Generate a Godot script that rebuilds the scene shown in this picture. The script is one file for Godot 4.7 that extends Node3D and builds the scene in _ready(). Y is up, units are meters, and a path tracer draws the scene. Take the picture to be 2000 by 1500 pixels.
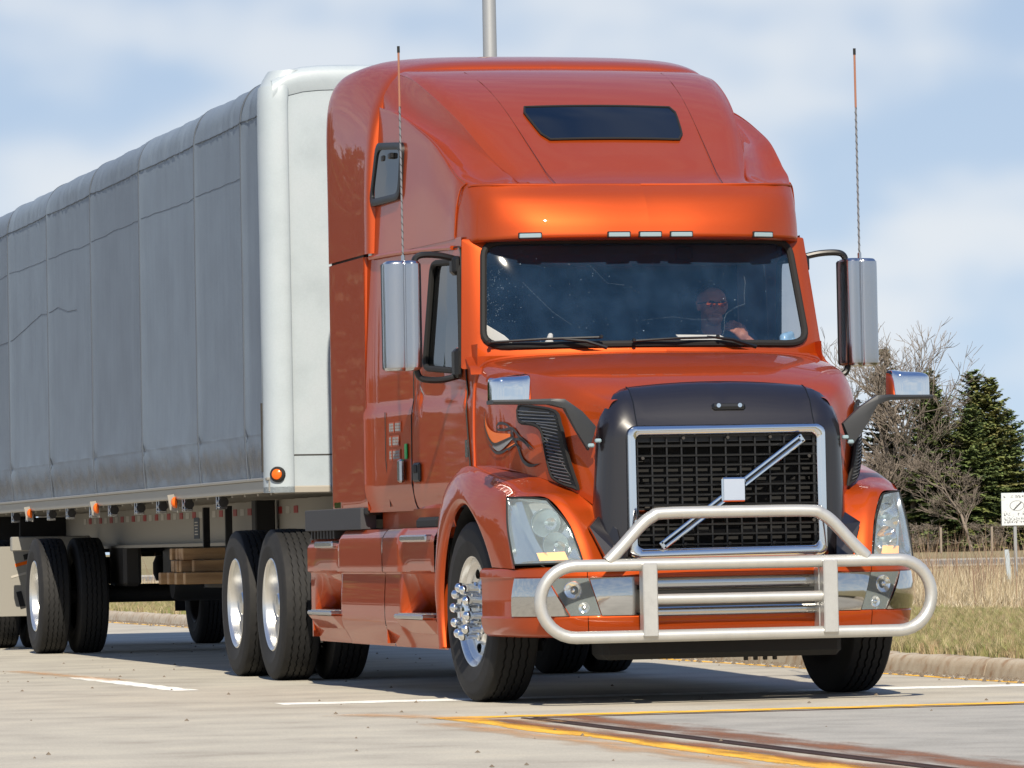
extends Node3D

# ---------------------------------------------------------------- mesh builder
class MB:
	var v := PackedVector3Array()
	var t := PackedVector2Array()
	var f := PackedInt32Array()

	func add(p: Vector3, uv := Vector2.ZERO) -> int:
		v.append(p)
		t.append(uv)
		return v.size() - 1

	func tri(a: int, b: int, c: int) -> void:
		f.append(a)
		f.append(b)
		f.append(c)

	func quad(a: int, b: int, c: int, d: int) -> void:
		tri(a, b, c)
		tri(a, c, d)

	# quad or triangle fan of points turned so that it faces away from the point o
	func away(ps: Array, o: Vector3) -> void:
		var m := Vector3.ZERO
		for p in ps:
			m += p
		m /= ps.size()
		var n: Vector3 = (ps[2] - ps[0]).cross(ps[1] - ps[0])
		if n.dot(m - o) < 0.0:
			ps.reverse()
		var b := v.size()
		for p in ps:
			add(p)
		for i in range(1, ps.size() - 1):
			tri(b, b + i, b + i + 1)

	func grid(rows: Array, cu := false, cv := false) -> void:
		var n := rows.size()
		var m: int = rows[0].size()
		var b := v.size()
		for i in n:
			for j in m:
				add(rows[i][j], Vector2(float(j) / maxf(m - 1, 1), float(i) / maxf(n - 1, 1)))
		for i in (n if cv else n - 1):
			for j in (m if cu else m - 1):
				var i2 := (i + 1) % n
				var j2 := (j + 1) % m
				quad(b + i * m + j, b + i * m + j2, b + i2 * m + j2, b + i2 * m + j)

	func box(c: Vector3, s: Vector3, bev := 0.0, bs := Basis()) -> void:
		var h := s * 0.5
		var q := func(ax: int, sg: Vector3) -> Vector3:
			var p := Vector3(sg.x * (h.x - bev), sg.y * (h.y - bev), sg.z * (h.z - bev))
			p[ax] = sg[ax] * h[ax]
			return c + bs * p
		for ax in 3:
			var a2 := (ax + 1) % 3
			var a3 := (ax + 2) % 3
			for s1 in [-1.0, 1.0]:
				var ps := []
				for e in [[-1.0, -1.0], [1.0, -1.0], [1.0, 1.0], [-1.0, 1.0]]:
					var sg := Vector3.ZERO
					sg[ax] = s1
					sg[a2] = e[0]
					sg[a3] = e[1]
					ps.append(q.call(ax, sg))
				away(ps, c)
				if bev > 0.0:
					for s2 in [-1.0, 1.0]:
						var sa := Vector3.ZERO
						sa[ax] = s1
						sa[a2] = s2
						var lo := sa
						var hi := sa
						lo[a3] = -1.0
						hi[a3] = 1.0
						away([q.call(ax, lo), q.call(ax, hi), q.call(a2, hi), q.call(a2, lo)], c)
		if bev > 0.0:
			for x in [-1.0, 1.0]:
				for y in [-1.0, 1.0]:
					for z in [-1.0, 1.0]:
						var sg := Vector3(x, y, z)
						away([q.call(0, sg), q.call(1, sg), q.call(2, sg)], c)

	func tube(path: Array, r, seg := 8, closed := false, caps := true) -> void:
		var n := path.size()
		var rows := []
		var up := Vector3.UP
		var d0: Vector3 = (path[1] - path[0]).normalized()
		if absf(d0.dot(up)) > 0.95:
			up = Vector3.RIGHT
		var sx := d0.cross(up).normalized()
		for i in n:
			var a: Vector3 = path[(i - 1 + n) % n] if (i > 0 or closed) else path[i]
			var b: Vector3 = path[(i + 1) % n] if (i < n - 1 or closed) else path[i]
			var d := (b - a).normalized()
			sx = (sx - d * sx.dot(d)).normalized()
			var sy := d.cross(sx)
			var rr: float = r[i] if r is Array else r
			var ring := []
			for k in seg:
				var an := TAU * k / seg
				ring.append(path[i] + (sx * cos(an) + sy * sin(an)) * rr)
			rows.append(ring)
		grid(rows, true, closed)
		if caps and not closed:
			away(rows[0].duplicate(), path[1])
			away(rows[n - 1].duplicate(), path[n - 2])

	# turned shape: prof = (distance along the axis, radius), axis = bs.x
	func lathe(prof: Array, seg: int, o := Vector3.ZERO, bs := Basis()) -> void:
		var rows := []
		for p in prof:
			var ring := []
			for k in seg:
				var an := TAU * k / seg
				ring.append(o + bs * Vector3(p.x, cos(an) * p.y, sin(an) * p.y))
			rows.append(ring)
		grid(rows, true, false)

	# flat polygon pushed out along a vector
	func prism(poly: Array, push: Vector3) -> void:
		var c := Vector3.ZERO
		for p in poly:
			c += p
		c = c / poly.size() + push * 0.5
		var top := []
		for p in poly:
			top.append(p + push)
		var e1: Vector3 = (poly[1] - poly[0]).normalized()
		var nn := push.normalized()
		var e2 := nn.cross(e1)
		var p2 := PackedVector2Array()
		for p in poly:
			p2.append(Vector2((p - poly[0]).dot(e1), (p - poly[0]).dot(e2)))
		var tr := Geometry2D.triangulate_polygon(p2)
		for i in range(0, tr.size(), 3):
			away([poly[tr[i]], poly[tr[i + 1]], poly[tr[i + 2]]], poly[tr[i]] + push)
			away([top[tr[i]], top[tr[i + 1]], top[tr[i + 2]]], poly[tr[i]])
		for i in poly.size():
			var j := (i + 1) % poly.size()
			var b := v.size()
			add(poly[i])
			add(poly[j])
			add(top[j])
			add(top[i])
			quad(b, b + 1, b + 2, b + 3)

	func mesh(ang := 38.0) -> ArrayMesh:
		var nf := f.size() / 3
		var fnm := PackedVector3Array()
		var un := PackedVector3Array()
		fnm.resize(nf)
		un.resize(nf)
		var head := PackedInt32Array()
		head.resize(v.size())
		head.fill(-1)
		var nxt := PackedInt32Array()
		nxt.resize(f.size())
		for i in nf:
			var a := v[f[3 * i]]
			var n := (v[f[3 * i + 2]] - a).cross(v[f[3 * i + 1]] - a)
			fnm[i] = n
			un[i] = n.normalized()
			for k in 3:
				var vi := f[3 * i + k]
				nxt[3 * i + k] = head[vi]
				head[vi] = 3 * i + k
		var ct := cos(deg_to_rad(ang))
		var ov := PackedVector3Array()
		var on := PackedVector3Array()
		var ot := PackedVector2Array()
		ov.resize(f.size())
		on.resize(f.size())
		ot.resize(f.size())
		for k in f.size():
			var vi := f[k]
			var n0 := un[k / 3]
			var sum := Vector3.ZERO
			var e := head[vi]
			while e >= 0:
				var g := e / 3
				if un[g].dot(n0) >= ct:
					sum += fnm[g]
				e = nxt[e]
			ov[k] = v[vi]
			on[k] = sum.normalized() if sum.length_squared() > 1e-18 else Vector3.UP
			ot[k] = t[vi]
		var arr := []
		arr.resize(Mesh.ARRAY_MAX)
		arr[Mesh.ARRAY_VERTEX] = ov
		arr[Mesh.ARRAY_NORMAL] = on
		arr[Mesh.ARRAY_TEX_UV] = ot
		var m := ArrayMesh.new()
		m.add_surface_from_arrays(Mesh.PRIMITIVE_TRIANGLES, arr)
		return m

# ---------------------------------------------------------------- scene helpers
var M := {}
var used := {}
var rng := RandomNumberGenerator.new()

func numbered(called: String) -> String:
	if not used.has(called):
		used[called] = 0
		return called
	used[called] += 1
	return "%s_%03d" % [called, used[called]]

func tag(o: Node, label: String, category: String, group := "") -> void:
	o.set_meta("label", label)
	o.set_meta("category", category)
	if group != "":
		o.set_meta("group", group)

func thing(called: String, label: String, category: String, group := "", at := Vector3.ZERO, turn := 0.0) -> Node3D:
	var o := Node3D.new()
	o.name = numbered(called)
	add_child(o)
	o.position = at
	o.rotation.y = turn
	tag(o, label, category, group)
	return o

func inst(parent: Node, called: String, m: Mesh, mat: Material) -> MeshInstance3D:
	var o := MeshInstance3D.new()
	o.name = called if parent != self else numbered(called)
	o.mesh = m
	o.material_override = mat
	parent.add_child(o, true)
	return o

func part(parent: Node, called: String, b: MB, mat: Material, ang := 38.0) -> MeshInstance3D:
	return inst(parent, called, b.mesh(ang), mat)

func setting(called: String, b: MB, mat: Material, ang := 38.0) -> MeshInstance3D:
	var o := inst(self, called, b.mesh(ang), mat)
	o.set_meta("kind", "structure")
	return o

func group_node(parent: Node, called: String) -> Node3D:
	var o := Node3D.new()
	o.name = called
	parent.add_child(o, true)
	return o

func tab(xs: Array, ys: Array, x: float) -> float:
	if x <= xs[0]:
		return ys[0]
	for i in range(1, xs.size()):
		if x <= xs[i]:
			return lerpf(ys[i - 1], ys[i], (x - xs[i - 1]) / (xs[i] - xs[i - 1]))
	return ys[-1]

# Catmull-Rom through the points, n samples for each span
func cr(a: Array, n: int, closed := false) -> Array:
	var out := []
	var m := a.size()
	for i in (m if closed else m - 1):
		var p0 = a[(i - 1 + m) % m] if (i > 0 or closed) else a[0] * 2.0 - a[1]
		var p1 = a[i]
		var p2 = a[(i + 1) % m]
		var p3 = a[(i + 2) % m] if (i < m - 2 or closed) else a[m - 1] * 2.0 - a[m - 2]
		for k in n:
			var u := float(k) / n
			out.append(0.5 * ((2.0 * p1) + (p2 - p0) * u + (2.0 * p0 - 5.0 * p1 + 4.0 * p2 - p3) * u * u + (3.0 * p1 - p0 - 3.0 * p2 + p3) * u * u * u))
	if not closed:
		out.append(a[m - 1])
	return out

func surf(rows: Array, nu: int, nv: int) -> Array:
	var dense := []
	for r in rows:
		dense.append(cr(r, nu))
	var out := []
	var cols := []
	for j in dense[0].size():
		var c := []
		for i in dense.size():
			c.append(dense[i][j])
		cols.append(cr(c, nv))
	for i in cols[0].size():
		var r := []
		for j in cols.size():
			r.append(cols[j][i])
		out.append(r)
	return out

# half rows (from x = 0 outwards or inwards) mirrored into whole rows
func both(rows: Array) -> Array:
	var out := []
	for r in rows:
		var w := []
		for p in r:
			w.append(Vector3(-p.x, p.y, p.z))
		var q: Array = r.duplicate()
		q.reverse()
		if absf(q[0].x) < 1e-6:
			q.remove_at(0)
		out.append(w + q)
	return out

func flip(rows: Array, s: float) -> Array:
	var out := []
	for r in rows:
		var w := []
		for p in r:
			w.append(Vector3(p.x * s, p.y, p.z))
		out.append(w)
	return out

func mat(c: Color, rough := 0.6, metal := 0.0, coat := 0.0) -> StandardMaterial3D:
	var m := StandardMaterial3D.new()
	m.albedo_color = c
	m.roughness = rough
	m.metallic = metal
	m.cull_mode = BaseMaterial3D.CULL_DISABLED
	if coat > 0.0:
		m.clearcoat_enabled = true
		m.clearcoat = coat
		m.clearcoat_roughness = 0.03
	return m

func glass(c: Color, rough := 0.02) -> StandardMaterial3D:
	var m := mat(c, rough)
	m.transparency = BaseMaterial3D.TRANSPARENCY_ALPHA
	return m

# a seamless image of noise between two or more colours (sRGB stops); fine grain is laid over it
func noise_image(size: int, freq: float, oct: int, stops: Array, grain: float, sd: int, stretch := 1.0) -> Image:
	var n := FastNoiseLite.new()
	n.seed = sd
	n.frequency = freq
	n.fractal_octaves = oct
	n.noise_type = FastNoiseLite.TYPE_SIMPLEX_SMOOTH
	var src := n.get_seamless_image(size, size)
	src.convert(Image.FORMAT_L8)
	var d := src.get_data()
	var r := RandomNumberGenerator.new()
	r.seed = sd + 7
	var out := PackedByteArray()
	out.resize(size * size * 3)
	var ramp := PackedFloat32Array()
	for i in 256:
		var x := float(i) / 255.0 * (stops.size() - 1)
		var k := mini(int(x), stops.size() - 2)
		var c: Color = stops[k].lerp(stops[k + 1], x - k)
		ramp.append(c.r)
		ramp.append(c.g)
		ramp.append(c.b)
	var sz := int(size / stretch)
	for i in size * size:
		var q := i
		if stretch != 1.0:
			q = (i / size) * size + int((i % size) / stretch)
		var a := d[q] * 3
		var g := 1.0 + (r.randf() - 0.5) * grain
		out[3 * i] = clampi(int(ramp[a] * g * 255.0), 0, 255)
		out[3 * i + 1] = clampi(int(ramp[a + 1] * g * 255.0), 0, 255)
		out[3 * i + 2] = clampi(int(ramp[a + 2] * g * 255.0), 0, 255)
	var im := Image.create_from_data(size, size, false, Image.FORMAT_RGB8, out)
	im.generate_mipmaps()
	return im

func triplanar(m: StandardMaterial3D, scale: float, world := true) -> StandardMaterial3D:
	m.uv1_triplanar = true
	m.uv1_world_triplanar = world
	m.uv1_scale = Vector3(scale, scale, scale)
	return m

func tex(im: Image) -> ImageTexture:
	return ImageTexture.create_from_image(im)

func _ready() -> void:
	rng.seed = 20
	# ---- camera
	var cam := Camera3D.new()
	cam.name = "camera"
	cam.fov = 8.81
	cam.near = 0.5
	cam.far = 4000.0
	cam.rotation_order = EULER_ORDER_YXZ
	cam.position = Vector3(-7.508, 0.8753, 27.257)
	cam.rotation_degrees = Vector3(1.849, -13.640, -1.112)
	add_child(cam)
	cam.current = true
	# ---- sky and exposure
	var we := WorldEnvironment.new()
	we.name = "environment"
	var env := Environment.new()
	env.background_mode = Environment.BG_SKY
	var sky := Sky.new()
	sky.sky_material = sky_material()
	env.sky = sky
	env.background_energy_multiplier = 0.69
	env.tonemap_mode = Environment.TONE_MAPPER_LINEAR
	env.tonemap_exposure = 1.58
	env.sdfgi_enabled = true
	env.ssao_enabled = true
	env.ssil_enabled = true
	we.environment = env
	add_child(we)
	# ---- sun
	var sun := DirectionalLight3D.new()
	sun.name = "sun"
	sun.light_energy = 1.5
	sun.light_color = Color(1.0, 0.955, 0.88)
	sun.light_angular_distance = 0.53
	sun.shadow_enabled = true
	add_child(sun)
	sun.look_at_from_position(Vector3.ZERO, -Vector3(-0.22, 1.0, 1.15), Vector3.UP)
	materials()
	ground()
	tractor()
	trailer()
	surroundings()

func sky_material() -> PanoramaSkyMaterial:
	var w := 2048
	var h := 1024
	var n := FastNoiseLite.new()
	n.seed = 11
	n.noise_type = FastNoiseLite.TYPE_SIMPLEX_SMOOTH
	n.frequency = 1.0
	n.fractal_octaves = 5
	n.fractal_gain = 0.56
	var data := PackedFloat32Array()
	data.resize(w * h * 3)
	for j in h:
		var el := (0.5 - (j + 0.5) / h) * PI
		var y := sin(el)
		var ce := cos(el)
		var up := clampf(y, 0.0, 1.0)
		var t := 1.0 - pow(1.0 - up, 3.0)
		var base := Vector3(0.555, 0.69, 0.83).lerp(Vector3(0.07, 0.17, 0.44), t)
		if y < 0.0:
			base = Vector3(0.555, 0.69, 0.83)
		for i in w:
			var c := base
			if y > -0.02:
				var az := (i + 0.5) / w * TAU
				var k := 14.0
				var x := n.get_noise_3d(cos(az) * ce * k, y * k * 2.6, sin(az) * ce * k)
				var cl := smoothstep(-0.32, 0.42, x) * lerpf(0.85, 0.16, t)
				c = base.lerp(Vector3(0.79, 0.81, 0.825), cl)
			var q := (j * w + i) * 3
			data[q] = c.x
			data[q + 1] = c.y
			data[q + 2] = c.z
	var im := Image.create_from_data(w, h, false, Image.FORMAT_RGBF, data.to_byte_array())
	var s := PanoramaSkyMaterial.new()
	s.panorama = tex(im)
	return s

func materials() -> void:
	M.paint = mat(Color(0.655, 0.255, 0.055), 0.52, 0.64, 0.65)
	M.paint.metallic_specular = 0.35
	M.paint.clearcoat_roughness = 0.02
	M.chrome = mat(Color(0.86, 0.87, 0.88), 0.06, 1.0)
	M.brushed = mat(Color(0.72, 0.73, 0.75), 0.22, 1.0)
	M.alloy = mat(Color(0.84, 0.84, 0.83), 0.27, 0.92)
	M.guard = triplanar(mat(Color(1, 1, 1), 0.36, 0.6), 1.5)
	M.guard.albedo_texture = tex(noise_image(256, 0.03, 4, [Color(0.71, 0.71, 0.695), Color(0.735, 0.735, 0.72), Color(0.745, 0.745, 0.73)], 0.05, 12))
	M.black = mat(Color(0.05, 0.056, 0.066), 0.42)
	M.rubber = mat(Color(0.05, 0.052, 0.055), 0.8)
	M.tyre = triplanar(mat(Color(1, 1, 1), 0.78), 1.6, false)
	M.tyre.albedo_texture = tex(noise_image(512, 0.02, 4, [Color(0.055, 0.057, 0.062), Color(0.068, 0.069, 0.073), Color(0.12, 0.115, 0.108)], 0.25, 3))
	M.aubergine = mat(Color(0.085, 0.076, 0.090), 0.32, 0.0, 0.6)
	M.seamdark = mat(Color(0.28, 0.10, 0.06), 0.7)
	M.dark = mat(Color(0.07, 0.068, 0.066), 0.75)
	M.steel = mat(Color(0.20, 0.19, 0.18), 0.6, 0.3)
	M.white = triplanar(mat(Color(1, 1, 1), 0.42), 0.35)
	M.white.albedo_texture = tex(noise_image(512, 0.012, 5, [Color(0.575, 0.615, 0.64), Color(0.61, 0.65, 0.675), Color(0.625, 0.66, 0.685)], 0.03, 8))
	M.windshield = glass(Color(0.12, 0.22, 0.33, 0.26))
	M.clearglass = glass(Color(0.3, 0.35, 0.36, 0.06))
	M.sideglass = glass(Color(0.06, 0.08, 0.09, 0.55))
	M.darkglass = mat(Color(0.02, 0.025, 0.03), 0.03)
	M.lens = glass(Color(0.80, 0.86, 0.86, 0.16), 0.06)
	M.amber = mat(Color(0.84, 0.37, 0.05), 0.25)
	M.amberlit = mat(Color(0.93, 0.70, 0.45), 0.3)
	M.amberlit.emission_enabled = true
	M.amberlit.emission = Color(1.0, 0.62, 0.25)
	M.amberlit.emission_energy_multiplier = 0.35
	M.windshield.albedo_texture = tex(glass_dirt())
	M.windshield.albedo_color = Color(1, 1, 1, 1)
	M.marker = mat(Color(0.50, 0.58, 0.61), 0.25)
	M.interior = mat(Color(0.16, 0.15, 0.15), 0.85)
	M.cloth = mat(Color(0.10, 0.10, 0.12), 0.95)
	M.paper = mat(Color(0.90, 0.90, 0.88), 0.8)
	M.red = mat(Color(0.55, 0.05, 0.04), 0.5)
	M.greensticker = mat(Color(0.10, 0.62, 0.30), 0.5)
	M.letterorange = mat(Color(0.60, 0.26, 0.12), 0.5)
	M.lettergrey = mat(Color(0.50, 0.50, 0.50), 0.45)
	M.flameorange = mat(Color(0.88, 0.42, 0.06), 0.4)
	M.scroll = mat(Color(0.10, 0.06, 0.06), 0.4)
	M.louvre = mat(Color(0.42, 0.43, 0.44), 0.35, 0.6)
	M.bowl = mat(Color(0.74, 0.77, 0.77), 0.13, 0.95)
	M.panelchrome = mat(Color(0.76, 0.76, 0.75), 0.07, 1.0)
	M.foghousing = mat(Color(0.16, 0.165, 0.165), 0.3, 0.3)
	M.armgrey = mat(Color(0.17, 0.18, 0.195), 0.5)
	M.coil = mat(Color(0.42, 0.43, 0.45), 0.4)
	M.copper = mat(Color(0.55, 0.37, 0.29), 0.5)
	M.coverplate = mat(Color(0.205, 0.21, 0.225), 0.85)
	M.badge = mat(Color(0.58, 0.62, 0.68), 0.5)
	M.radiator = mat(Color(0.02, 0.02, 0.022), 0.8)
	M.dash = mat(Color(0.30, 0.30, 0.30), 0.8)
	M.skin = mat(Color(0.66, 0.44, 0.36), 0.6)
	M.shirt = mat(Color(0.08, 0.12, 0.26), 0.9)
	M.hair = mat(Color(0.16, 0.12, 0.10), 0.9)
	M.orangelens = mat(Color(0.95, 0.45, 0.15), 0.08, 1.0)
	M.snack = mat(Color(0.55, 0.72, 0.88), 0.3)
	M.tarps = []
	for k in 3:
		var tm := triplanar(mat(Color(1, 1, 1), 0.55), 0.25)
		tm.albedo_texture = tex(tarp_image(k))
		M.tarps.append(tm)
	M.tarpseam = mat(Color(0.27, 0.30, 0.34), 0.8)
	M.rail = mat(Color(0.60, 0.59, 0.56), 0.45, 0.5)
	M.beam = mat(Color(0.56, 0.54, 0.50), 0.65)
	M.tapewhite = mat(Color(0.66, 0.64, 0.60), 0.4)
	M.flap = mat(Color(0.50, 0.49, 0.46), 0.7)
	M.wood = triplanar(mat(Color(1, 1, 1), 0.85), 0.8)
	M.wood.albedo_texture = tex(noise_image(512, 0.03, 4, [Color(0.50, 0.38, 0.26), Color(0.62, 0.49, 0.34), Color(0.70, 0.58, 0.42)], 0.1, 33, 8.0))

func glass_dirt() -> Image:
	# dusty bluish film with specks, a long scratch and the cracks of the photograph; u across, v from the bottom up
	var w := 1400
	var h := 480
	var n := FastNoiseLite.new()
	n.seed = 91
	n.frequency = 0.006
	n.fractal_octaves = 4
	var im := Image.create(w, h, false, Image.FORMAT_RGBA8)
	for y in h:
		for x in w:
			var q := n.get_noise_2d(x, y)
			im.set_pixel(x, y, Color(0.155 + 0.03 * q, 0.25 + 0.03 * q, 0.355 + 0.03 * q, clampf(0.34 + 0.07 * q, 0.0, 1.0)))
	var r := RandomNumberGenerator.new()
	r.seed = 92
	var spot := func(x: int, y: int, d: int, a: float) -> void:
		for j in range(-d, d + 1):
			for i in range(-d, d + 1):
				if i * i + j * j <= d * d and x + i >= 0 and x + i < w and y + j >= 0 and y + j < h:
					im.set_pixel(x + i, y + j, Color(0.62, 0.68, 0.73, a))
	for k in 90:
		spot.call(r.randi() % w, r.randi() % h, 1 + int(r.randf() < 0.18), r.randf_range(0.35, 0.75))
	# insect smears gather in the corner the wipers miss
	for k in 160:
		var x := int(absf(r.randfn(0.0, 60.0))) + 4
		spot.call(x, int(h * r.randf_range(0.25, 0.75)), 1, r.randf_range(0.2, 0.5))
	# cracks: u in [0, 1], v in [0, 1] from the bottom
	for c in [[[0.71, 0.10], [0.72, 0.17], [0.725, 0.26], [0.735, 0.31], [0.77, 0.37], [0.80, 0.40]], [[0.80, 0.40], [0.805, 0.50], [0.815, 0.60], [0.815, 0.66]], [[0.47, 0.25], [0.56, 0.28], [0.64, 0.25], [0.71, 0.26]], [[0.13, 0.62], [0.17, 0.48], [0.21, 0.34], [0.26, 0.22]], [[0.33, 0.78], [0.38, 0.60], [0.43, 0.58]]]:
		for k in c.size() - 1:
			for i in 90:
				var u := i / 90.0
				var px := lerpf(c[k][0], c[k + 1][0], u) * w + r.randf_range(-1.0, 1.0)
				var py := lerpf(c[k][1], c[k + 1][1], u) * h + r.randf_range(-1.0, 1.0)
				if r.randf() < 0.7:
					spot.call(int(px), int(py), 0, r.randf_range(0.2, 0.42))
	return im

func tarp_image(k: int) -> Image:
	# coated cloth: cloudy tone, rain streaks running down, scattered grime; tiles every four metres
	var n := FastNoiseLite.new()
	n.seed = 200 + k
	n.frequency = 0.006
	n.fractal_octaves = 5
	var a := n.get_seamless_image(1024, 1024)
	n.seed = 300 + k
	n.frequency = 0.03
	n.fractal_octaves = 4
	var st := n.get_seamless_image(1024, 1024)
	a.convert(Image.FORMAT_L8)
	st.convert(Image.FORMAT_L8)
	var da := a.get_data()
	var ds := st.get_data()
	var r := RandomNumberGenerator.new()
	r.seed = 400 + k
	var tone: float = [1.0, 0.955, 1.035][k]
	var out := PackedByteArray()
	out.resize(1024 * 1024 * 3)
	for y in 1024:
		for x in 1024:
			var i := y * 1024 + x
			var cl := da[i] / 255.0 - 0.5
			var sk := ds[(y / 14) * 1024 + x] / 255.0 - 0.5
			var g := tone * (1.0 + 0.09 * cl + 0.075 * minf(sk, 0.12) + (r.randf() - 0.5) * 0.04)
			out[3 * i] = int(clampf(0.415 * g, 0, 1) * 255.0)
			out[3 * i + 1] = int(clampf(0.463 * g, 0, 1) * 255.0)
			out[3 * i + 2] = int(clampf(0.515 * (g * 0.92 + 0.08), 0, 1) * 255.0)
	return Image.create_from_data(1024, 1024, false, Image.FORMAT_RGB8, out)

# ---------------------------------------------------------------- tractor unit
const SZ := [-3.6, -2.6, -2.5, -1.65, -1.0, -0.35]
const SX := [1.20, 1.19, 1.165, 1.10, 1.06, 1.03]

func side_x(z: float, y: float) -> float:
	var b := tab(SZ, SX, z)
	if y > 1.9:
		b -= (y - 1.9) * 0.03
	b += 0.016 * (1.0 - smoothstep(1.695, 1.73, y))
	b -= 0.03 * (1.0 - smoothstep(1.08, 1.24, y))
	return b

func side_pt(s: float, z: float, y: float, off := 0.0) -> Vector3:
	return Vector3(s * (side_x(z, y) + off), y, z)

# closed loop round four corners (z, y) with rounded corners
func round_quad(c: Array, r: float, ne: int, nc: int) -> Array:
	var out := []
	for i in 4:
		var p: Vector2 = c[i]
		var a: Vector2 = c[(i + 3) % 4]
		var b: Vector2 = c[(i + 1) % 4]
		var p0 := p + (a - p).normalized() * r
		var p1 := p + (b - p).normalized() * r
		for k in nc:
			var u := float(k) / nc
			out.append(p0.lerp(p, u).lerp(p.lerp(p1, u), u))
		var q0: Vector2 = b + (p - b).normalized() * r
		for k in ne:
			out.append(p1.lerp(q0, float(k) / ne))
	return out

func side_ring(s: float, outer: Array, inner: Array, rows: int, off := 0.0) -> Array:
	var out := []
	for i in rows + 1:
		var r := []
		for k in outer.size():
			var p: Vector2 = outer[k].lerp(inner[k], float(i) / rows)
			r.append(side_pt(s, p.x, p.y, off))
		out.append(r)
	return out

func side_loop(s: float, loop: Array, off := 0.0) -> Array:
	var r := []
	for p in loop:
		r.append(side_pt(s, p.x, p.y, off))
	return r

func side_patch(s: float, z0: float, z1: float, y0: float, y1: float, nz: int, ny: int, off := 0.0) -> Array:
	var out := []
	for i in ny + 1:
		var r := []
		for k in nz + 1:
			r.append(side_pt(s, lerpf(z0, z1, float(k) / nz), lerpf(y0, y1, float(i) / ny), off))
		out.append(r)
	return out

func loop_fill(s: float, loop: Array, n: int, off := 0.0) -> Array:
	var c := Vector2.ZERO
	for p in loop:
		c += p
	c /= loop.size()
	var out := []
	for i in n + 1:
		var r := []
		for p in loop:
			var q: Vector2 = p.lerp(c, float(i) / n * 0.999)
			r.append(side_pt(s, q.x, q.y, off))
		out.append(r)
	return out

func wind(u: float, t: float, off := 0.0) -> Vector3:
	var hw := lerpf(1.0, 0.955, t)
	return Vector3(u * hw, lerpf(1.985, 2.62, t), lerpf(-0.16, -0.47, t) - lerpf(0.24, 0.10, t) * u * u + off)

func tractor() -> void:
	var t := thing("semi_tractor", "copper orange semi tractor with sleeper cab and silver grille guard", "truck")
	cab(t)
	interior(t)
	nose(t)
	bumper(t)
	mirrors(t)
	chassis(t)
	wheels(t)
	driver()

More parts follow.
